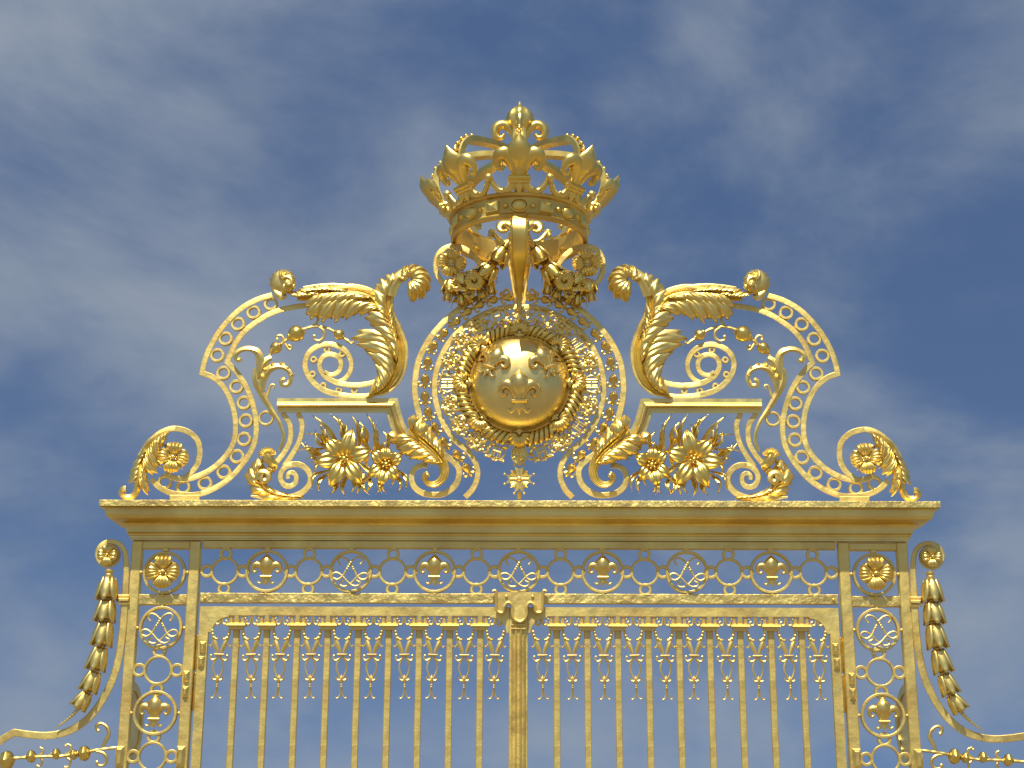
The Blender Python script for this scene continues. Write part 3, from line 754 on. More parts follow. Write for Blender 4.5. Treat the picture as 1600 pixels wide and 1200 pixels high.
    for i in range(8):
        a = radians(100-i*27)
        mb.leaflet([(446, 438, 13), (444+cos(a+.2)*9, 439-sin(a+.2)*9, 17), (443+cos(a)*15, 440-sin(a)*15, 15), (443+cos(a-.15)*20, 440-sin(a-.15)*20, 6)], 11, T, k=1, fing=.1, amp=.14, bulge=.45, nT=8, nU=12, prof=[.5, .8, 1.0, .95, .7])
    curl(mb, T, 449, 440, 9, 150, .9, 18, (2.4, 3, 3, 3.5), dirn=-1)
    mb.ball(449, 441, 18, 5, T); mb.ball(444, 432, 18, 3, T); mb.ball(458, 447, 13, 5, T); mb.ball(453, 431, 15, 3.4, T)
    mb.tube(cr([(448, 462, 6), (441, 463, 6), (432, 458, 6), (428, 452, 6)], 10), [3, 7, 6, 3], 10, T, .8)
    mb.obj('scalloped_curl', M_CAST, th, m)
acanthus_scroll(False); acanthus_scroll(True)

# ================================================================== budding twigs inside the C scrolls
def twig(m):
    side = LR(m)
    th = thing('budding_twig', 'slender twig with round buds and curling leaves inside the %s C-shaped scroll' % side, 'twig ornament', mx(W(432, 700), m), 'budding twigs inside the crest scrolls')
    T = W
    mb = MB(); mb.tube(cr([(437, 704, 1), (443, 684, 2), (437, 661, 2), (424, 640, 2), (411, 618, 2), (401, 595, 3), (400, 575, 3)], 40), [2.5, 2.8, 3, 4, 5.5, 7, 5], 12, T, .8, g=.14, gk=5); mb.obj('stem', M_CAST, th, m)
    mb = MB()
    mb.tube(cr([(403, 590, 4), (407, 570, 6), (404, 552, 7), (392, 545, 8), (378, 546, 8), (368, 554, 8), (371, 563, 9), (377, 561, 10)], 30), [5, 6.5, 7, 6, 4.5, 4, 4.5, 3.5], 12, T, .8, g=.14, gk=5)
    acanthus(mb, T, [(405, 575), (405, 557), (397, 548), (384, 546)], 5, L=(14, 14, 11), w=.55, ang=45, sides=(1,), c0=6, cz=5, k=1, t0=.0, t1=.9)
    mb.obj('leaf', M_CAST, th, m)
    mb = MB()
    mb.tube(cr([(408, 612, 4), (412, 590, 5), (422, 576, 6), (437, 572, 7), (450, 578, 7), (455, 590, 7), (450, 601, 8), (441, 601, 9), (439, 594, 10), (445, 591, 10)], 34), [4.5, 6, 7, 6.5, 5, 4, 4, 4, 3.5, 3], 12, T, .8, g=.14, gk=5)
    acanthus(mb, T, [(410, 596), (416, 580), (430, 572), (446, 575), (455, 587)], 6, L=(16, 15, 11), w=.55, ang=42, sides=(-1,), c0=6, cz=5, k=1, t0=.0, t1=.9)
    mb.obj('leaf', M_CAST, th, m)
    mb = MB(); mb.tube(cr([(405, 590, 4), (410, 572, 5), (418, 562, 5), (424, 559, 5)], 14), [5, 7, 7, 4], 12, T, .8, g=.14, gk=5); mb.obj('leaf', M_CAST, th, m)
    mb = MB(); mb.tube(cr([(416, 625, 3), (420, 610, 3), (424, 601, 3), (429, 602, 3), (427, 607, 3)], 16), [2, 2.4, 2, 1.5, 2], 7, T); mb.obj('tendril', M_PIN, th, m)
    mb = MB(); mb.tube(cr([(418, 559, 3), (432, 544, 3), (446, 532, 3), (463, 521, 3), (478, 513, 3), (497, 509.5, 3), (514, 514, 3), (530, 523, 3), (541, 531, 3), (548, 536, 3), (553, 535, 3)], 60), lambda t: 1.9+.6*abs(sin(t*46))-1.2*max(0, t-.85)*6*.2, 7, T); mb.obj('stem', M_PIN, th, m)
    def bud(x, y, r, a):
        b = MB(); TT = LT(W(x, y, 3), r/10.0, a)
        b.tube([(-13, 0, 0), (-9.5, 0, 0), (-6, 0, 0), (0, 0, 0), (5, 0, 0), (8.5, 0, 0), (10, 0, 0)], [2.5, 5, 8.5, 10.4, 9.4, 5.5, 2], 20, TT, 1, g=.06, gk=5)
        b.ring(0, 0, 0, 0) if False else None
        b.tube([(-10, 0, 0), (-8.6, 0, 0)], 6, 12, TT); b.tube([(9, 0, 0), (10.6, 0, 0)], 4.6, 12, TT)
        b.obj('bud', M_DEEP, th, m)
    bud(431.5, 543.5, 9, -.75); bud(463.3, 521.7, 12.5, -.5); bud(530, 523, 8, .6)
    for pts in ([(441, 538, 3), (443, 530, 3), (439, 524, 3), (433, 525, 3), (433, 530, 3)], [(445, 536, 3), (449, 543, 3), (453, 546, 3), (456, 542, 3), (452, 540, 3)], [(497, 510, 3), (505, 516, 3), (506, 526, 3), (499, 532, 3), (491, 530, 3), (491, 525, 3)],
                [(488, 511, 3), (494, 506, 3), (497, 498, 3), (496, 490, 3)], [(541, 530, 3), (548, 536, 3), (552, 534, 3)]):
        mb = MB(); mb.tube(cr(pts, 18), [1.8, 2.4, 2.2, 1.8, 2.4], 7, T); q = pts[-1]; mb.ball(q[0], q[1], 4, 2.6, T, 7); mb.obj('tendril', M_PIN, th, m)
twig(False); twig(True)

# ================================================================== moulded shelf on its feet
def shelf(m):
    side = LR(m)
    th = thing('moulded_shelf', 'stepped moulded shelf bracket over the %s lily spray' % side, 'bracket shelf', mx(W(540, 779), m), 'moulded shelves over the lilies')
    path = [(433, 622), (470, 622), (520, 622), (570, 622), (621, 622)]+cr([(630, 656), (635, 667), (643, 678), (656, 692)], 10)
    mb = MB()
    prof = [(0, -14), (0, 3), (6, 3.2), (6.6, 5), (8, 8.5), (10.5, 10.3), (13, 8.5), (14.4, 5), (15, 2), (18.5, 1.6), (18.8, 3.5), (22.5, 3.5), (23, -2), (23, -14)]
    mb.sweep(path, lambda t: prof, W); mb.obj('moulding', M_CORN, th, m, ang=30)
    mb = MB(); mb.strip(cr([(441, 645), (453, 664), (453, 688), (443, 708), (432, 722)], 26), 8.2, -6, 1, W, bev=.6); mb.obj('curved_leg', M_BAND, th, m)
    mb = MB(); mb.strip(cr([(466, 645), (472, 664), (468, 688), (458, 708), (444, 728)], 26), 8.2, -6, 1, W, bev=.6); mb.obj('curved_leg', M_BAND, th, m)
    mb = MB(); mb.ring(0, 0, 12, 8.6, -3, 2, LT(W(415.6, 653.5)), 30); mb.obj('ring', M_BAND, th, m)
    # thick volute foot
    vb = cr([(392, 775), (417, 777.5), (440, 778), (459, 775), (474, 768), (484, 755), (484.5, 742), (477, 731), (465, 725.5), (451, 727), (441, 735), (438, 747), (444, 757.5), (454, 759.5), (462, 753), (462.5, 743), (456, 738), (449.5, 741.5), (450, 748)], 90)
    mb = MB(); mb.strip(vb, [3, 7.5, 8.6, 9.2, 9.2, 9.2, 9, 8.4, 8, 7.4, 6.5], -28, 9, W, bev=.7); mb.obj('volute_foot', M_BAND, th, m)
    mb = MB(); T = W
    f1 = [(474, 777), (448, 776), (425, 771), (410, 760), (402, 746), (405, 733), (413, 727)]
    acanthus(mb, T, f1, 0, c0=3, body=[3, 7, 12, 15, 15, 12, 8], flutes=4)
    bigleaf(mb, T, f1, [3, 8, 14, 21, 21, 18, 12], 6, -1, .3, notch=.5, c0=5, bow=5, pil=3, flute=.9)
    bigleaf(mb, T, f1[:5], [2, 6, 9, 9, 7], 4, 1, .5, c0=7, bow=4, pil=2.5, flute=.7, nf=2)
    curl(mb, T, 412, 746, 11, 200, 1.25, 12, (4.5, 5, 4.5, 4), dirn=-1, end=.18)
    acanthus(mb, T, [(434, 722), (426, 730), (417, 738), (408, 742)], 4, L=(18, 18, 14), w=.5, ang=35, c0=7, cz=5, k=1, t0=.0, t1=.8)
    mb.tube(cr([(432, 727, 8), (424, 722, 10), (418, 712, 11), (417, 706, 10)], 14), [5, 7, 9, 7], 12, T, .8, g=.12, gk=5)
    for i in range(6):
        a = radians(20+i*30); mb.leaflet([(418, 714, 14), (418+cos(a)*7, 711-sin(a)*7, 17), (418+cos(a)*13, 711-sin(a)*12, 11), (418+cos(a)*14, 712-sin(a)*13, 5)], 8, T, k=1, fing=.1, amp=.2, bulge=.4, nT=6)
    mb.obj('acanthus_leaf', M_CAST, th, m, solid=.004)
shelf(False); shelf(True)

# ================================================================== lily sprays
def lily_spray(m):
    side = LR(m)
    th = thing('lily_spray', 'spray of gilded lilies and blade leaves under the %s moulded shelf' % side, 'metal flowers', mx(W(545, 779), m), 'lily sprays of the crest')
    T = W; R_ = random.Random(3)
    def blade(x0, y0, c0, x1, y1, c1, w, bend=6):
        mx_, my = (x0+x1)/2, (y0+y1)/2; dx, dy = x1-x0, y1-y0; l = hypot(dx, dy)
        px_, py = -dy/l*bend, dx/l*bend
        mb = MB(); pts = [(x0, y0, c0), (mx_+px_*1.2, my+py*1.2, max(c0, c1)+6), (x0*.2+x1*.8+px_*.3, y0*.2+y1*.8+py*.3, c1+3), (x1-px_*.5, y1-py*.5, c1)]
        mb.leaflet(pts, w*.86, T, k=0, bulge=-.35, nT=16, nU=6, prof=[.3, .6, .85, 1, 1, .75, .1]); mb.obj('blade_leaf', M_DEEP, th, m, solid=.004)
    for a in [(534, 704, -4, 482, 641, 6, 9, 4), (528, 706, -6, 497, 652, 2, 8, -6), (545, 702, -8, 513, 640, 5, 10, 6), (552, 702, -6, 530, 650, 8, 8, -6), (562, 705, -10, 547, 640, 2, 10, 5), (572, 704, -4, 556, 650, 10, 9, 7), (590, 712, -6, 570, 637, 6, 8, 6), (600, 715, -8, 586, 655, 4, 9, -6),
              (512, 706, -4, 472, 674, 8, 7, 10), (506, 712, -2, 474, 690, 6, 7, -7), (510, 718, -6, 457, 702, 8, 7, 8), (520, 700, 0, 489, 668, 12, 7, -9), (604, 708, 0, 596, 668, 9, 7, 6), (500, 722, -4, 475, 716, 4, 6, 4),
              (520, 730, -4, 488, 748, 6, 7, 14), (515, 738, -8, 498, 775, 2, 8, 8), (525, 742, -8, 514, 777, 4, 9, -5), (543, 742, -4, 538, 779, 4, 10, 5), (556, 742, -6, 556, 778, 6, 9, -5), (568, 738, -4, 578, 777, 6, 9, 6), (588, 738, -4, 588, 776, 8, 8, -7), (597, 738, 0, 614, 762, 8, 8, -10),
              (606, 742, -6, 602, 774, 6, 9, 7), (612, 738, -6, 624, 773, 4, 8, -7), (618, 732, -6, 636, 770, 6, 8, -7), (572, 728, -10, 560, 690, -4, 10, 5), (520, 714, -12, 500, 690, -6, 10, 4), (560, 722, -10, 600, 738, -2, 10, 5),
              (526, 700, -8, 505, 660, 8, 8, -5), (538, 700, -10, 524, 644, 8, 8, 7), (556, 700, -2, 541, 655, 14, 7, -6), (580, 705, -8, 566, 658, 12, 8, -7), (584, 706, -6, 580, 648, 8, 8, 5), (508, 700, -6, 463, 688, 4, 7, -8), (596, 712, -4, 610, 684, 10, 7, -5),
              (530, 745, -2, 524, 772, 12, 8, 6), (548, 745, 0, 547, 774, 14, 8, -6), (576, 742, 0, 570, 774, 12, 8, -5), (600, 745, 2, 596, 774, 12, 7, 5), (512, 735, 0, 484, 766, 8, 7, 9)]:
        blade(*a)
    def flower(name, x, y, c, tips, w, dark=False):
        f = MB(); f.lathe([(2, -8), (5, -4), (6, 0), (3, 3)], LT(W(x, y, c)), 12); fo = f.obj(name, M_DEEP, th, m)
        for (tx, ty, tc) in tips:
            mb = MB(); dx, dy = tx-x, ty-y
            pts = [(x+dx*.06, y+dy*.06, c-2), (x+dx*.4, y+dy*.4, c+8), (x+dx*.78, y+dy*.78, c+10+tc), (tx, ty, c+tc)]
            mb.leaflet(pts, w, T, k=1, fing=-.0, amp=.07, bulge=.13, nT=12, nU=14, prof=[.24, .62, .95, 1.0, .86, .52, .08]); mb.obj('petal', M_DEEP, fo, m, solid=.004)
        s_ = MB(); s_.ball(x, y, c+9, 4.2, T, 12); s_.obj('stigma', M_DEEP, fo, m)
        for i in range(6):
            a = i*pi/3+.3; s_ = MB(); s_.tube([(x+cos(a)*2, y+sin(a)*2, c), (x+cos(a)*6, y+sin(a)*6, c+9)], .7, 5, T); s_.ball(x+cos(a)*6, y+sin(a)*6, c+10, 1.7, T, 6); s_.obj('stamen', M_PIN, fo, m)
    flower('lily', 537, 716, 16, [(508, 684, -2), (551, 668, -5), (583, 703, -1), (487, 722, 0), (514, 762, -4), (566, 758, -3)], 27)
    flower('lily', 603, 725, 10, [(580, 704, 0), (602, 696, -3), (629, 710, 2), (622, 750, -4), (594, 760, 0), (573, 745, -2)], 22)
    mb = MB(); mb.tube(cr([(556, 758, 2), (575, 746, 8), (592, 732, 10)], 16), [3.5, 4, 3], 10, T); mb.obj('stem', M_CAST, th, m)
lily_spray(False); lily_spray(True)

# ================================================================== ring frame round the shield (two halves)
def medallion_frame():
    th = thing('medallion_frame', 'large horseshoe of two flat bands with a row of tulip buds, framing the round shield', 'iron frame', W(811, 779))
    for m in (False, True):
        Cc = lambda a, b, c=0: C(a, b, c)
        o = cr([(752, 463), (735, 471), (716, 483.5), (693, 503), (670, 531), (653.5, 565), (648, 603), (651, 632), (660, 663), (675, 692), (690, 707.5), (706, 719), (716.5, 731), (717, 746), (710, 760), (697, 770), (681, 773.5), (661, 770.5), (648, 761), (643, 747), (647, 734), (657, 727.5), (668, 727.5)], 130)
        mb = MB(); mb.strip(o, [9, 9, 9.4, 9.4, 9.4, 9.4, 9.4, 9.2, 9.2, 8], -16, 3, Cc, bev=.6); mb.obj('outer_band', M_BAND, th, m)
        i = cr([(811, 479.5), (790, 480.5), (768, 486), (745, 496.5), (719, 515), (697, 542), (683, 575), (679, 603), (682, 632), (693.5, 663), (711, 688), (731, 705), (743.5, 724), (746.5, 744), (739, 764), (727, 777)], 110)
        mb = MB(); mb.strip(i, 8.8, -10, 2, Cc, bev=.6); mb.obj('inner_band', M_BAND, th, m)
        # acanthus growing from the foot volute
        mb = MB()
        sp = cr([(641, 668, 8), (650, 680, 8), (664, 692, 9), (680, 707, 10), (691, 722, 10), (695, 737, 10), (690, 750, 11), (678, 757, 12), (667, 753, 13), (663, 743, 14), (669, 738, 15)], 60)
        rows = []
        wv = [7, 11, 17, 19, 18, 16, 14, 12, 10, 8, 5]
        acanthus(mb, Cc, sp, 0, c0=0, body=wv, flutes=4)
        r_ = [tuple(reversed(sp))][0]
        rs = [(691, 722, 8), (680, 707, 8), (666, 694, 8), (652, 681, 8), (643, 670, 8), (638, 660, 8)]
        bigleaf(mb, Cc, [(692, 716, 8), (680, 703, 8), (668, 692, 8), (655, 680, 8), (645, 668, 8)], [12, 20, 23, 24, 18], 3, 1, .5, notch=.5, c0=5, bow=6, pil=3.5, flute=1.0)
        bigleaf(mb, Cc, [(690, 724, 8), (676, 709, 8), (662, 697, 8), (648, 686, 8), (638, 676, 8)], [14, 27, 35, 36, 27], 4, -1, .45, notch=.5, c0=4, bow=7, pil=3.5, flute=1.0)
        for (x, y, a) in ((661, 672, 1.2), (645, 660, 1.5), (616, 683, 2.6)):
            mb.tube(cr([(x+cos(a)*-8, y+sin(a)*8, 12), (x, y, 18), (x+cos(a)*5, y-sin(a)*5, 17), (x+cos(a)*8, y-sin(a)*8, 11)], 10), [4, 6.5, 7, 4], 12, Cc, .8, g=.12, gk=4)
        mb.ball(668, 742, 16, 4, Cc); mb.obj('acanthus_leaf', M_CAST, th, m, solid=.004)
        # tulip buds between the bands
        path = cr([(792, 465), (768, 469), (745, 478), (711, 503), (692, 522), (676, 543), (667.5, 567), (664, 594.5), (664.5, 621), (669.6, 645.5), (680, 669), (695, 691), (715, 711), (730, 733)], 220)
        tot = 14
        ts = [(792, 465), (769, 469), (748, 477), (729, 488), (711, 503), (692, 522), (676, 542), (668, 567), (664, 594.5), (664, 621), (669.6, 645.5), (680, 669), (694, 692), (715, 712), (730, 733)]
        for j, (x, y) in enumerate(ts):
            b = min(range(len(path)), key=lambda q: hypot(path[q][0]-x, path[q][1]-y)); q0 = path[max(0, b-3)]; q1 = path[min(len(path)-1, b+3)]
            a = atan2(q1[1]-q0[1], q1[0]-q0[0])-pi/2
            mb = MB(); T = LT(C(x, y, 0), 1, a)
            mb.tube([(0, -9, 0), (0, -7.5, 0), (0, -3, 1), (0, 1.5, 1), (0, 6, 0), (0, 12, 0)], [1.5, 4.5, 7, 6, 3, 1.8], 16, T, .9)
            mb.ball(0, -3.5, 6.2, 2.6, T, 8, 1.3)
            mb.tube(cr([(0, 3, 5), (-2.8, -2, 6.5), (-2.2, -7, 5.5), (0, -8.5, 5), (2.2, -7, 5.5), (2.8, -2, 6.5), (0, 3, 5)], 16), .9, 5, T)
            for q in (-1, 1):
                mb.tube(cr([(q*1, 3, 1), (q*3, 8, 1), (q*7, 10, 1), (q*9.5, 7.5, 1), (q*9, 4.5, 1)], 12), [2, 2, 1.7, 1.6], 6, T); mb.ball(q*9, 4.2, 1.5, 2, T, 6)
            mb.lathe([(1.2, -10), (2.6, -12), (1.2, -14)], T, 8, (0, 0, 0), 'b')
            mb.obj('tulip_bud', M_DEEP, th, m)
medallion_frame()

# ================================================================== shield dome
def dome_c(a, b, R=75.0, H=44.0):
    q = (a*a+b*b)/(R*R); return H*sqrt(max(0, 1-q))
def shield():
    org = C(811.5, 601, 0); th = thing('domed_shield', 'round polished gilded dome bearing three raised lilies', 'shield', org)
    T = LT(org, 1)
    mb = MB(); mb.lathe([(75*sin(radians(a)), 6+44*cos(radians(a))) for a in (90, 84, 78, 72, 66, 60, 52, 44, 36, 28, 20, 12, 6, .3)], T, 72); mb.obj('dome', M_DOME, th, ang=60)
    mb = MB(); mb.lathe([(74, -4), (80, -4), (80.5, 4), (79, 7.5), (77, 8.5), (75, 7.5), (73.5, 5)], T, 72, cap=False); mb.obj('rim', M_DOME, th)
    for (x, y, r, s_) in ((-44, -22, .47, .56), (44, -22, -.47, .56), (0, 32, 0, .66)):
        cr_, sr_ = cos(r), sin(r)
        nx, ny, nz = x/75.0**2, y/75.0**2, dome_c(x, y)/44.0**2; l = sqrt(nx*nx+ny*ny+nz*nz); nx, ny, nz = nx/l, ny/l, nz/l
        def F3(a, b, c, x=x, y=y, cr_=cr_, sr_=sr_, s_=s_):
            a, b, c = a*s_, (b+12)*s_, c*s_*1.15; X = x+a*cr_-b*sr_; Y = y+a*sr_+b*cr_
            return T(X, Y, 6+dome_c(X, Y)+c)
        mb = MB(); fleur(mb, F3, n=12, fat=1.15); mb.obj('fleur_de_lis', M_DOME, th)
shield()

# ================================================================== wreath of rods and shells
def wreath():
    org = C(811.5, 601, 0); th = thing('shell_wreath', 'round wreath of ribbon-bound rods and eight scallop shells around the dome', 'wreath', org)
    T = LT(org, 1)
    for k, (r, rr, c) in enumerate(((84, 3.2, 2), (90, 3.2, 4), (96, 2.8, 2))):
        mb = MB(); n = 96; mb.grid([[((r+rr*cos(2*pi*j/8))*cos(2*pi*i/n), (r+rr*cos(2*pi*j/8))*sin(2*pi*i/n), c+rr*sin(2*pi*j/8)) for j in range(8)] for i in range(n)], T, cu=True, cv=True)
        mb.obj('rod', M_DEEP, th)
    for q in range(8):
        for j in range(5):
            a = 2*pi*(q/8)+radians(12+j*5.25)
            mb = MB(); pts = []
            for i in range(11):
                u = -1+i/5; aa = a+u*.055; r = 90+u*10
                pts.append((cos(aa)*r, sin(aa)*r, 4+8.5*sqrt(max(0, 1-u*u*.9))))
            mb.tube(pts, [2.2, 3.2, 3.6, 3.2, 2.2], 8, T, .8); mb.obj('ribbon_turn', M_DEEP, th)
    for q in range(8):
        a = 2*pi*q/8
        TT = lambda x, y, c, a=a: T(90*cos(a)+(x*cos(a)-y*sin(a)), 90*sin(a)+(x*sin(a)+y*cos(a)), c)
        mb = MB(); rows = []
        for i in range(9):
            t = i/8; row = []
            for j in range(57):
                u = -1+j/28; an = u*1.75; R = 3+t*(17.5-1.5*abs(u)**2+.9*cos(9*pi*u)) 
                row.append((-7+R*cos(an), R*sin(an)*.95, 11+7*sin(pi*min(1, t*.75+.1))-3*t*t+1.5*t*cos(9*pi*u)-2*u*u))
            rows.append(row)
        mb.grid(rows, TT)
        mb.tube(cr([(-11, -7, 9), (-13, 0, 11), (-11, 7, 9)], 8), [2, 3.5, 2], 8, TT); mb.ball(-9, 0, 11, 3, TT, 8)
        mb.obj('scallop_shell', M_CAST, th, solid=.004)
wreath()

# ================================================================== order collar with its badge
def collar():
    org = C(811.5, 601, 0); th = thing('order_collar', 'chain of openwork monogram links and small lilies ringing the shell wreath', 'chain', org)
    def frame(i, r=112.5):
        a = radians(90+i*18); x, y = cos(a)*r, sin(a)*r
        return LT(C(811.5+x, 601+y*.985, 2), 1.27, a-pi/2)
    for i in range(1, 20):
        T = frame(i); mb = MB(); R_ = random.Random(i*(1 if i < 10 else 1))
        kind = {1: 'H', 3: 'F', 2: 'X', 0: 'F'}[i % 4] if i % 4 else 'X2'
        if i in (1, 5, 9, 13, 17) or i in (19, 15, 11, 7, 3): kind = 'H' if i % 4 == 1 or i in (19, 15, 11) else 'X'
        if i == 10: kind = 'F'
        if kind == 'H':
            for q in (-1, 1):
                mb.tube([(q*5, -7, 3), (q*5, 7, 3)], 1.3, 6, T); mb.tube([(q*2.2, -7, 3), (q*2.2, 7, 3)], 1.0, 6, T)
                mb.box(q*8-3, q*8+3, -9.5, -6.5, -1, 4.5, T); mb.box(q*8-3, q*8+3, 6.5, 9.5, -1, 4.5, T)
                mb.tube(cr([(q*8, -6, 2), (q*10.5, 0, 3), (q*8, 6, 2)], 10), 1.2, 6, T)
                for z in (-1, 1): mb.ball(q*11, z*9.5, 3, 2, T, 6); mb.tube(cr([(q*4, z*9, 2), (q*1.5, z*12, 3), (0, z*9.5, 2)], 8), 1, 5, T)
            mb.tube([(-5, 0, 3), (5, 0, 3)], 1.3, 6, T); mb.tube([(-11, -7, 0), (11, -7, 0)], 1.1, 6, T); mb.tube([(-11, 7, 0), (11, 7, 0)], 1.1, 6, T)
        elif kind == 'F':
            fleur(mb, lambda a, b, c: T(a*.2, (b+14)*.2, c*.22+2), n=8)
            for q in range(8):
                a = q*pi/4+.39; mb.leaflet([(cos(a)*4, sin(a)*4, 2), (cos(a+.2)*8, sin(a+.2)*8, 5), (cos(a)*12, sin(a)*12, 3)], 4.5, T, k=0, bulge=.4, nT=6, prof=[.5, 1, .7, .15])
        else:
            for q in range(4):
                a = q*pi/2+.78
                mb.tube(cr([(cos(a)*3, sin(a)*3, 2), (cos(a+.5)*8, sin(a+.5)*8, 5), (cos(a)*12, sin(a)*12, 4), (cos(a-.4)*11, sin(a-.4)*11, 3), (cos(a-.5)*8, sin(a-.5)*8, 4)], 14), [1.4, 2, 1.6, 1.6], 6, T)
                mb.ball(cos(a)*7, sin(a)*7, 4, 2.6, T, 7)
                b = a+pi/4; mb.tube([(0, 0, 3), (cos(b)*11, sin(b)*11, 4)], [1.6, 1.2], 6, T); mb.ball(cos(b)*11, sin(b)*11, 4, 2.1, T, 6)
            mb.ring(0, 0, 6.4, 4.4, 0, 5, T, 16); mb.ball(0, 0, 4, 3.2, T, 8)
        mb.obj('openwork_link', M_CAST, th)
        a = radians(90+(i+.5)*18)
        mb = MB(); T2 = LT(C(811.5+cos(a)*112, 601+sin(a)*110.5, 1), 1, a-pi/2); mb.ring(0, 0, 4, 2.4, 0, 2.4, T2, 14, ry=.6); mb.obj('chain_ring', M_PIN, th)
    for i in range(20):
        if i == 0: continue
        a = radians(90+(i+.5)*18); T2 = LT(C(811.5+cos(a)*110, 601+sin(a)*108.5, 2), 1, a-pi/2)
        for q in (-1, 1):
            mb = MB(); mb.tube(cr([(0, q*2, 2), (4, q*5, 4), (4, q*10, 5), (-1, q*11.5, 4), (-3, q*8.5, 4)], 14), [1.6, 2.2, 1.8, 1.4, 2], 6, T2); mb.ball(-3, q*8.5, 4, 2.2, T2, 6); mb.obj('filigree_curl', M_CAST, th)
    # oval medal and eight-pointed cross
    bd = thing('order_badge', 'oval medal and eight-pointed cross with balls hanging under the collar', 'badge', C(811.5, 772, 2))
    T = LT(C(811.5, 711.5, 4)); mb = MB(); mb.lathe([(0.1, 5.4), (10.5, 5.2), (11.3, 6.8), (12.6, 6.6), (12.8, 3), (12.6, 0), (.1, 0)][::-1], lambda a, b, c: T(a, b*1.22, c), 30); md = mb.obj('oval_medal', M_CAST, bd)
    R_ = random.Random(4)
    for i in range(26):
        x, y = R_.uniform(-8, 8), R_.uniform(-11, 11)
        if (x/9)**2+(y/12)**2 > 1: continue
        a = R_.uniform(0, pi); mb = MB(); l = R_.uniform(1.5, 3.5)
        mb.tube([(x-cos(a)*l, y-sin(a)*l, 5.6), (x, y, 6.3), (x+cos(a)*l, y+sin(a)*l, 5.6)], [.6, 1.2, .6], 6, T); mb.obj('relief', M_CAST, md)
    T = LT(C(811.5, 749, 4)); cross = MB(); poly = []
    for q in range(4):
        a = q*pi/2
        for (r, da) in ((22, -.33), (15.5, 0), (22, .33)): poly.append((cos(a+da)*r, sin(a+da)*r))
        poly.append((cos(a+pi/4)*5.5, sin(a+pi/4)*5.5))
    cross.prism(poly, 0, 3.6, T); co = cross.obj('cross', M_CAST, bd)
    for q in range(4):
        a = q*pi/2
        mb = MB(); mb.tube([(cos(a)*3, sin(a)*3, 4), (cos(a)*14, sin(a)*14, 4)], [1.2, 1.8], 6, T); mb.obj('rib', M_PIN, co)
        for da in (-.33, .33): mb = MB(); mb.ball(cos(a+da)*23.5, sin(a+da)*23.5, 2, 2, T, 8); mb.obj('ball', M_PIN, co)
        b = a+pi/4; mb = MB()
        for da in (-.28, 0, .28): mb.tube([(cos(b)*5, sin(b)*5, 1), (cos(b+da)*15, sin(b+da)*15, 3), (cos(b+da)*(18 if da == 0 else 15.5), sin(b+da)*(18 if da == 0 else 15.5), 2)], [1.5, 2.6, 1.2], 7, T)
        mb.ring(cos(b)*9, sin(b)*9, 4, 2.4, 0, 3, T, 12); mb.obj('small_lily', M_DEEP, co)
    mb = MB(); mb.ball(0, 0, 4, 4, T, 10, sz=.6); mb.obj('boss', M_CAST, co)
    mb = MB(); mb.ring(811.5-811.5, -24, 3, 1.6, 0, 2.4, T, 12); mb.obj('loop', M_PIN, bd)
    mb = MB(); mb.tube([(0, 18, -8), (0, 30, -8)], [3.5, 3.5], 8, T); mb.obj('support', M_PIN, bd)
collar()

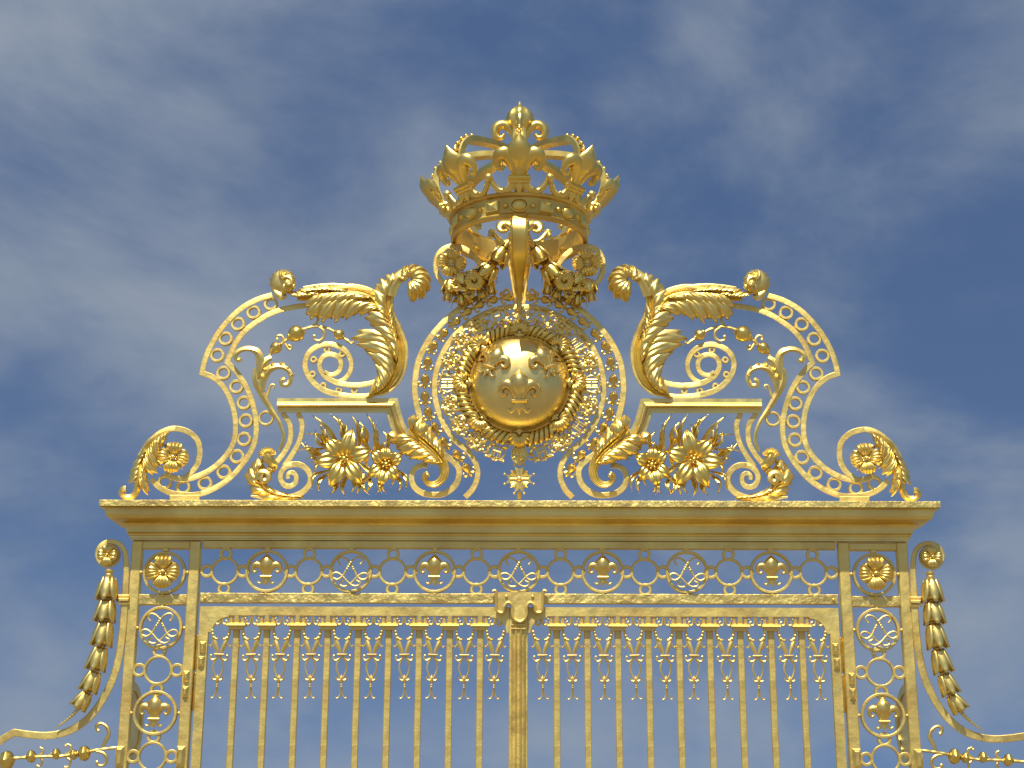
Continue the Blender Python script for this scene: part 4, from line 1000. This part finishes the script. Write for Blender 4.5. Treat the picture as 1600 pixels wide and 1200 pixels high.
# ================================================================== crown support
YC = 0.0
CR = abs(W(916, 378).x-W(705, 378).x)/2; CZ = W(811, 378).z
def crown_support():
    th = thing('crown_bracket', 'scrolled bracket carrying the crown over the shield frame', 'bracket', C(811, 480))
    for m in (False, True):
        pts = cr([(757, 470), (760, 450), (757, 432), (750, 414), (738, 398), (722, 387.5), (705, 385), (690, 391), (681.5, 404), (680.5, 420), (686, 436), (697, 448), (710, 456)], 70)
        mb = MB(); mb.strip(pts, [7, 8, 8.5, 9, 9, 9, 8.5, 8, 7], -22, 8, C, bev=1); sb = mb.obj('side_scroll', M_BAND, th, m)
        mb = MB(); rosette(mb, LT(C(705, 413, 8)), 24.5, 4, 4, 1, 7, .34, rot=.15); mb.obj('rosette', M_CAST, sb, m)
        pts = cr([(720, 388, 0), (712, 383, 0), (704, 382, 0)], 6)
    # fore and aft straps: ribbon in the depth plane
    for f, nm in ((1, 'front_strap'), (-1, 'rear_strap')):
        z0 = CZ+.01; zb = C(811, 482).z
        prof = [(-CR*.97*f, z0+.0), (-CR*1.06*f, z0-.10), (-CR*1.08*f, z0-.20), (-CR*1.0*f, z0-.30), (-CR*.80*f, z0-.38), (-CR*.52*f, z0-.42), (-CR*.26*f, z0-.50), (-.05*f, z0-.60), (-.02*f, zb-.02)]
        pr = cr([(y, z, 0) for y, z in prof], 40)
        ws = [13.5, 13.5, 13, 12, 10, 8, 6, 4.6, 4.2]
        rows = []
        for i, (y, z, _) in enumerate(pr):
            q0 = pr[max(0, i-1)]; q1 = pr[min(40, i+1)]; dy, dz = q1[0]-q0[0], q1[1]-q0[1]; l = hypot(dy, dz); ny, nz = -dz/l*.02, dy/l*.02
            if (f == 1) : ny, nz = -ny, -nz
            w = lerp_list(ws, i/40)*S; e = .3*w
            rows.append([(-w, y, z), (-w, y+ny*1.3, z+nz*1.3), (-w*.84, y+ny*1.7, z+nz*1.7), (-w*.72, y+ny, z+nz), (w*.72, y+ny, z+nz), (w*.84, y+ny*1.7, z+nz*1.7), (w, y+ny*1.3, z+nz*1.3), (w, y, z)])
        mb = MB(); mb.grid(rows, None, cu=True, cap=True); mb.obj(nm, M_CROWN, th)
    for q in (-1, 1):
        mb = MB(); mb.strip([(811+q*17, 405, -4), (811+q*13, 430, -4), (811+q*6, 474, -4)], [5, 4, 3.5], -9, 0, C); mb.obj('leg', M_BAND, th)
        mb = MB(); mb.strip(cr([(811+q*6, 478, -4), (811+q*12, 462, -4), (811+q*19, 452, -4), (811+q*25, 458, -4), (811+q*22, 466, -4)], 14), 3.5, -9, 0, C); mb.obj('small_scroll', M_BAND, th)
crown_support()

# ================================================================== crown
def crown():
    th = thing('royal_crown', 'great gilded openwork crown with eight lilies and arches topping the gate', 'crown', (0, YC, CZ))
    px = S*1.02
    def P(r, h, a):                              # radius, height (px), angle 0 = towards the viewer
        return Vector((r*px*sin(a), YC-r*px*cos(a), CZ+h*px))
    R = CR/px
    mb = MB(); n = 96; prof = [(R-7, 0), (R-6, -2), (R-1, -2.5), (R+1.5, 0), (R+2, 3), (R-.5, 5.5), (R-1, 8), (R-.5, 28), (R, 31), (R+4, 32.5), (R+5.5, 35), (R+4.5, 38), (R+1, 39.5), (R-5, 39), (R-6.5, 36), (R-6, 6)]
    mb.grid([[P(r, h, 2*pi*i/n) for r, h in prof] for i in range(n)], None, cu=True, cv=True); band = mb.obj('circlet', M_OLD, th)
    for i in range(32):
        a = 2*pi*i/32; k = i % 4
        def G(x, y, c, a=a): 
            e = P(R, 18, a); t = Vector((cos(a), sin(a), 0)); nn = Vector((sin(a), -cos(a), 0)); return e+t*(x*px)+Vector((0, 0, -y*px))+nn*(c*px)
        mb = MB()
        if k == 0: mb.ball(0, 0, -2, 12, G, 18, .80, .62); mb.ring(0, 0, 14, 12, -2, 1.6, G, 28, ry=.8); nm = 'oval_gem'
        elif k == 2:
            mb.box(-10.5, 10.5, -8.5, 8.5, -2, 3, G, .6); mb.grid([[(-8.5, -6.5, 3), (8.5, -6.5, 3), (8.5, 6.5, 3), (-8.5, 6.5, 3)], [(-.1, -.1, 6.5), (.1, -.1, 6.5), (.1, .1, 6.5), (-.1, .1, 6.5)]], G, cu=True, cap=True); nm = 'square_gem'
        else: mb.ball(0, 0, 0, 4.4, G, 10); nm = 'bead'
        mb.obj(nm, M_CROWN, band, ang=30 if k == 2 else 50)
    tilt = radians(29)
    for i in range(8):
        a = 2*pi*i/8; er = Vector((sin(a), -cos(a), 0)); et = Vector((cos(a), sin(a), 0)); ez = Vector((0, 0, 1))
        o0 = P(R+1, 39, a)
        def G(x, y, c, o0=o0, er=er, et=et, ez=ez):
            h = -y; tl = tilt*(.75+.35*min(1, max(0, h/80)))
            u_ = ez*cos(tl)+er*sin(tl); ow = er*cos(tl)-ez*sin(tl)
            return o0+(et*x+u_*h+ow*c)*px
        fl = MB(); q = .93
        fleur(fl, lambda x, y, c: G(x*q, (y-23)*q, c*q), n=14, thick=.58, fat=1.0, sf=1.25, sx=.84)
        fl.tube([G(v, -23*q, 7) for v in (-17, -16, 16, 17)], [1.5*px, 3.2*px, 3.2*px, 1.5*px], 10); fl.tube([G(v, -17*q, 7) for v in (-17, -16, 16, 17)], [1.5*px, 3.2*px, 3.2*px, 1.5*px], 10); fo = fl.obj('fleur_de_lis', M_CROWN, th)
        # foot loops and ball between the lilies
        for s_ in (-1, 1):
            mb = MB(); H = 2*pi/16
            def U(b, h, rr): return P(R+1+rr, 39+h, a+s_*b*H)
            mb.tube([U(*v) for v in cr([(.16, 30, 16), (.2, 17, 9), (.32, 6, 4), (.52, 1, 2), (.72, 3, 3), (.86, 10, 7), (.94, 17, 10), (.995, 20, 12)], 28)], [4*px, 4.6*px, 4.8*px, 4.6*px, 4*px], 10, None); mb.obj('loop', M_CROWN, fo)
        mb = MB(); a2 = a+pi/8; c_ = P(R+15, 60, a2); mb.lathe([(2.5, -8), (2.2, -5)]+[(6.6*cos(t*pi/10), 6.6*sin(t*pi/10)) for t in range(-4, 6)], lambda x, y, c: c_+Vector((x*px, c*px, -y*px)), 14, (0, 0, 0), 'b'); mb.obj('ball', M_CROWN, th)
        # arch
        pr = cr([(R-2, 38, 0), (R+13, 58, 0), (R+25, 82, 0), (R+28, 104, 0), (R+22, 124, 0), (R+5, 139, 0), (R-21, 145, 0), (R-46, 149, 0), (R-76, 150, 0), (7, 150, 0)], 60); rows = []
        for j, (r, h, _) in enumerate(pr):
            q0 = pr[max(0, j-1)]; q1 = pr[min(60, j+1)]; dr, dh = q1[0]-q0[0], q1[1]-q0[1]; l = hypot(dr, dh); nr, nh = dh/l, -dr/l
            if dr < 0 or j > 30: pass
            nr, nh = dh/l, -dr/l
            w = lerp_list([8, 9, 9.5, 9.5, 9, 7.5, 6], j/60); row = []
            sec = [(-w, -6), (-w, 3), (-w*.7, 4.2), (-w*.45, 2.6), (w*.45, 2.6), (w*.7, 4.2), (w, 3), (w, -6)]
            if j <= 15: pass
            for x, y in sec: row.append(P(r+nr*y, h+nh*y, a)+et*(x*px))
            rows.append(row)
        mb = MB(); mb.grid(rows, None, cu=True, cap=True); ar = mb.obj('arch', M_CROWN, th)
        for j in range(22, 35, 3):
            r, h, _ = pr[j]; r0, h0, _ = pr[j-1]; l = hypot(r-r0, h-h0); nr, nh = -(h-h0)/l, (r-r0)/l
            if nh < 0: nr, nh = -nr, -nh
            if r > R: nr, nh = abs(nr), abs(nh)
            b = P(r+nr*5.5, h+nh*5.5, a); mb = MB(); mb.ball(b.x/px, b.z/px, 0, 3.6, lambda x, y, c: Vector((x*px, b.y+c*px, y*px)), 10); mb.obj('bead', M_CROWN, ar)
    # finial: four-sided lily
    f0 = MB(); c0 = P(0, 149, 0)
    f0.lathe([(6, -6), (10, 0), (15, 4), (17, 10), (15, 18), (9, 24), (5, 30), (7, 33), (5, 36)], lambda x, y, c: c0+Vector((x*px, c*px, -y*px)), 24, (0, 0, 0), 'b', g=.05, gk=8); fb = f0.obj('finial_base', M_CROWN, th)
    for k in range(2):
        mb = MB(); a = k*pi/2
        G = lambda x, y, c, a=a: c0+Vector(((x*cos(a)-c*sin(a))*px, (-c*cos(a)-x*sin(a))*px, (-y+26)*px))
        tb = mb.tube
        for q in (-1, 1):
            mb.tube(cr([(q*4, 12, 0), (q*8, -2, 0), (q*14, -16, 0), (q*26, -26, 0), (q*38, -20, 0), (q*39, -7, 0), (q*30, -2, 0), (q*25, -9, 0)], 26), [4, 5, 6, 7.5, 8, 7, 5, 3.5], 14, G, .8, g=.06, gk=4)
        mb.obj('side_petal', M_CROWN, th)
    mb = MB(); mb.lathe([(6, 8), (5, 20), (7, 31), (13, 41), (19, 51), (21.5, 61), (19.5, 71), (12, 79), (4, 84), (1.8, 89), (.4, 93)], lambda x, y, c: c0+Vector((x*px, c*px, -y*px)), 32, (0, 0, 0), 'b', g=.07, gk=8); mb.obj('bulb', M_CROWN, th)
crown()

# ================================================================== flower garlands below the crown
def bell(mb, T, h, w):
    husk(mb, T, h, w, n=5)
def garland(m):
    side = LR(m)
    th = thing('flower_garland', 'swag of bell flowers and blossoms hanging from the crown to the %s scroll rosette' % side, 'garland', mx(C(745, 440), m), 'flower garlands under the crown')
    def bl(x, y, c, h, w, rot, name='bell_flower'):
        mb = MB(); husk(mb, LT(C(x, y, c), 1, rot), h*1.12, w*1.25, n=5); mb.obj(name, M_DEEP, th, m, solid=.003)
    mb = MB(); mb.tube(cr([(797, 362, 45), (793, 376, 40), (786, 392, 30), (776, 412, 18), (764, 428, 14), (745, 440, 12), (727, 442, 12), (712, 430, 12), (706, 416, 10)], 50), 2, 6, C); mb.obj('stem', M_PIN, th, m)
    bl(795, 376, 38, 13, 5, .5); bl(788, 388, 30, 26, 12, .5); bl(771, 415, 18, 27, 13, .75); bl(757, 430, 16, 22, 12, 1.1)
    bl(716, 428, 16, 20, 11, -.35); bl(704, 438, 14, 20, 10, .1)
    def blos(x, y, c, r, n=5, rot=0):
        mb = MB(); rosette(mb, LT(C(x, y, c)), r, n, 2, 1, 5, .4, beads=False, rot=rot); mb.obj('blossom', M_DEEP, th, m)
    blos(741, 441, 24, 16, 6); blos(725, 447, 20, 11, 5, .4); blos(733, 460, 14, 10, 5, .9); blos(713, 447, 18, 11, 5, .1)
    R_ = random.Random(8)
    for i in range(10):
        x = R_.uniform(700, 768); t = (x-700)/68; y = 442+14*sin(pi*min(1, t*1.15))+R_.uniform(-10, 12); c = R_.uniform(4, 18)
        a = R_.uniform(.2, 2.9); l = R_.uniform(12, 19)
        mb = MB(); mb.leaflet([(x, y, c), (x+cos(a)*l*.5, y+sin(a)*l*.5, c+5), (x+cos(a+.3)*l, y+sin(a+.3)*l, c-2)], R_.uniform(7, 10), C, k=1, fing=.1, amp=.14, bulge=.35, nT=7, prof=[.3, .9, 1, .35]); mb.obj('leaf', M_DEEP, th, m, solid=.003)
    for i in range(12):
        x = R_.uniform(702, 762); y = 452+R_.uniform(-14, 10); mb = MB(); mb.ball(x, y, R_.uniform(14, 20), R_.uniform(3.2, 5), C, 9); mb.obj('bud', M_DEEP, th, m)
    bl(704, 450, 12, 20, 5.5, .3, 'hanging_bud'); bl(719, 458, 12, 18, 5.5, -.15, 'hanging_bud'); bl(764, 440, 12, 20, 6, -.2, 'hanging_bud'); bl(748, 452, 12, 15, 6, -.5, 'hanging_bud')
    for (x, y, dx) in ((707, 470, -2), (722, 472, 2), (775, 430, 1), (758, 458, -1)):
        mb = MB(); mb.tube([(x, y, 8), (x+dx, y+12, 8)], [.9, .5], 5, C); mb.ball(x+dx, y+12, 8, 1.4, C, 6); mb.obj('stamen', M_PIN, th, m)
garland(False); garland(True)

# ================================================================== outer scroll brackets and husk drops
def scroll_bracket(m):
    side = LR(m)
    th = thing('scroll_bracket', 'sweeping flat-iron bracket with a rosette head outside the %s pier' % side, 'iron bracket', mx(W(190, 1200), m), 'sweeping brackets outside the piers')
    a_ = cr([(169, 886), (157, 880), (151.5, 868), (155, 855), (165, 847.5), (177, 846.5), (189, 852), (195.5, 864), (197, 880), (197, 900), (195.5, 930), (193.5, 960), (191, 990), (187, 1020), (180, 1050), (170, 1075), (156, 1100), (139, 1121), (118, 1137), (96, 1146), (72, 1149.5), (46, 1148), (22.5, 1144.5)], 130)
    b_ = cr([(22.5, 1144.5), (4, 1155), (-20, 1171), (-48, 1194), (-80, 1226), (-110, 1262)], 30)
    mb = MB(); mb.strip(a_+b_[1:], [6, 7, 8, 9.5, 11, 11.5, 11.5, 11.5, 11.5, 11.5, 11.5, 11.5, 11.5, 12, 12], -7, 2, W, bev=1); mb.obj('curved_band', M_BAND, th, m)
    mb = MB(); mb.lathe([(17.5, -4), (18.2, 0), (17.2, 2), (.2, 2.2)], LT(W(169.5, 868, 0)), 36); ds = mb.obj('disc', M_BAND, th, m)
    mb = MB(); rosette(mb, LT(W(169.5, 868, 3)), 15.5, 4, 3, 1, 6, .34, rot=0); mb.obj('rosette', M_CAST, ds, m)
    for k, (w, y, c) in enumerate(((9.5, 931.5, 4), (8.5, 937, 6), (9.5, 942.5, 4))):
        mb = MB(); mb.box(193.5-w, 193.5+w-1, y-2.3, y+2.3, -9, c, W); mb.obj('clasp', M_PIN, th, m)
def husk_drop(m):
    side = LR(m)
    th = thing('husk_drop', 'string of bell-shaped husks dwindling to a beaded tail, hanging outside the %s pier' % side, 'husk garland', mx(W(169, 890), m), 'husk drops outside the piers')
    mb = MB(); mb.lathe([(3.5, -2), (5.5, 0), (6, 5), (4.5, 7), (6.5, 9), (6.5, 11), (4, 13)], LT(W(170, 903, 6)), 14, (0, 0, 0), 'b'); mb.obj('neck', M_CAST, th, m)
    H = [(170.5, 902, 36, 14.2, .05), (168, 937, 35, 14, .08), (165.5, 971, 39, 13.8, .13), (158.5, 1011, 37, 13, .21), (149.5, 1049, 33, 12, .33), (137.5, 1082, 28, 10.8, .55)]
    mb = MB(); mb.tube(cr([(x, y, 6) for x, y, *_ in H]+[(118, 1112, 6)], 30), 2.5, 6, W); mb.obj('stem', M_PIN, th, m)
    for (x, y, h, w, r) in H:
        mb = MB(); husk(mb, LT(W(x, y, 6), 1, r), h*.94, w*1.04, n=6)
        mb.obj('husk', M_CAST, th, m, solid=.003)
    mb = MB(); pts = cr([(124, 1106, 6), (112, 1118, 6), (100, 1128, 6), (92, 1133, 6), (88, 1138, 6)], 40); mb.tube(pts, lambda t: (3.2-2.4*t)+(.5*(1-t)*sin(t*60)), 8, W)
    mb.obj('beaded_tail', M_CAST, th, m)
def rail_twig(m):
    side = LR(m)
    th = thing('rail_twig', 'horizontal rod of knobs and curled tendrils under the %s sweeping bracket' % side, 'twig ornament', mx(W(100, 1176), m), 'knobbed rods beside the piers')
    mb = MB(); mb.tube(cr([(181, 1168, -2), (165, 1170, -2), (150, 1172, -2), (130, 1176, -2), (100, 1181, -2), (70, 1182, -2), (30, 1184, -2), (0, 1187, -2), (-60, 1193, -2)], 90), lambda t: 2.3+.6*abs(sin(t*55)), 8, W); mb.obj('rod', M_CAST, th, m)
    for (x, y, r) in ((132, 1177, 10.5), (115, 1179, 7), (88, 1178, 7.5), (49, 1182, 8.5), (11, 1188, 13), (-34, 1192, 9)):
        b = MB(); TT = LT(W(x, y, -2), r/10.0, -.08)
        b.tube([(-8, 0, 0), (-7, 0, 0), (-5, 0, 0), (0, 0, 0), (4, 0, 0), (7, 0, 0), (8.5, 0, 0)], [3, 5, 9, 11, 9.5, 5, 2.5], 20, TT, 1, g=.09, gk=6); b.tube([(-9.5, 0, 0), (-8, 0, 0)], 4.5, 10, TT); b.obj('knob', M_DEEP, th, m)
    for pts, r in (([(160, 1168, -2), (165, 1157, -2), (170, 1147, -2), (167, 1136, -2), (158, 1130, -2), (151, 1134, -2), (153, 1142, -2)], 3), ([(150, 1174, -2), (160, 1176, -2), (167, 1184, -2), (164, 1194, -2), (155, 1196, -2), (151, 1191, -2)], 2.6),
                  ([(101, 1180, -2), (110, 1174, -2), (111, 1166, -2), (105, 1163, -2), (102, 1166, -2)], 2), ([(104, 1183, -2), (110, 1189, -2), (108, 1197, -2), (101, 1199, -2)], 2), ([(60, 1181, -2), (67, 1176, -2), (67, 1170, -2), (63, 1169, -2)], 2), ([(64, 1184, -2), (66, 1191, -2), (62, 1197, -2), (58, 1197, -2)], 2)):
        mb = MB(); mb.tube(cr(pts, 22), [r*.8, r*1.1, r, r*.8, r], 8, W); q = pts[-1]; mb.ball(q[0], q[1], -1, r*1.2, W, 7); mb.obj('tendril', M_CAST, th, m)
for m in (False, True): scroll_bracket(m); husk_drop(m); rail_twig(m)

bpy.context.view_layer.update()
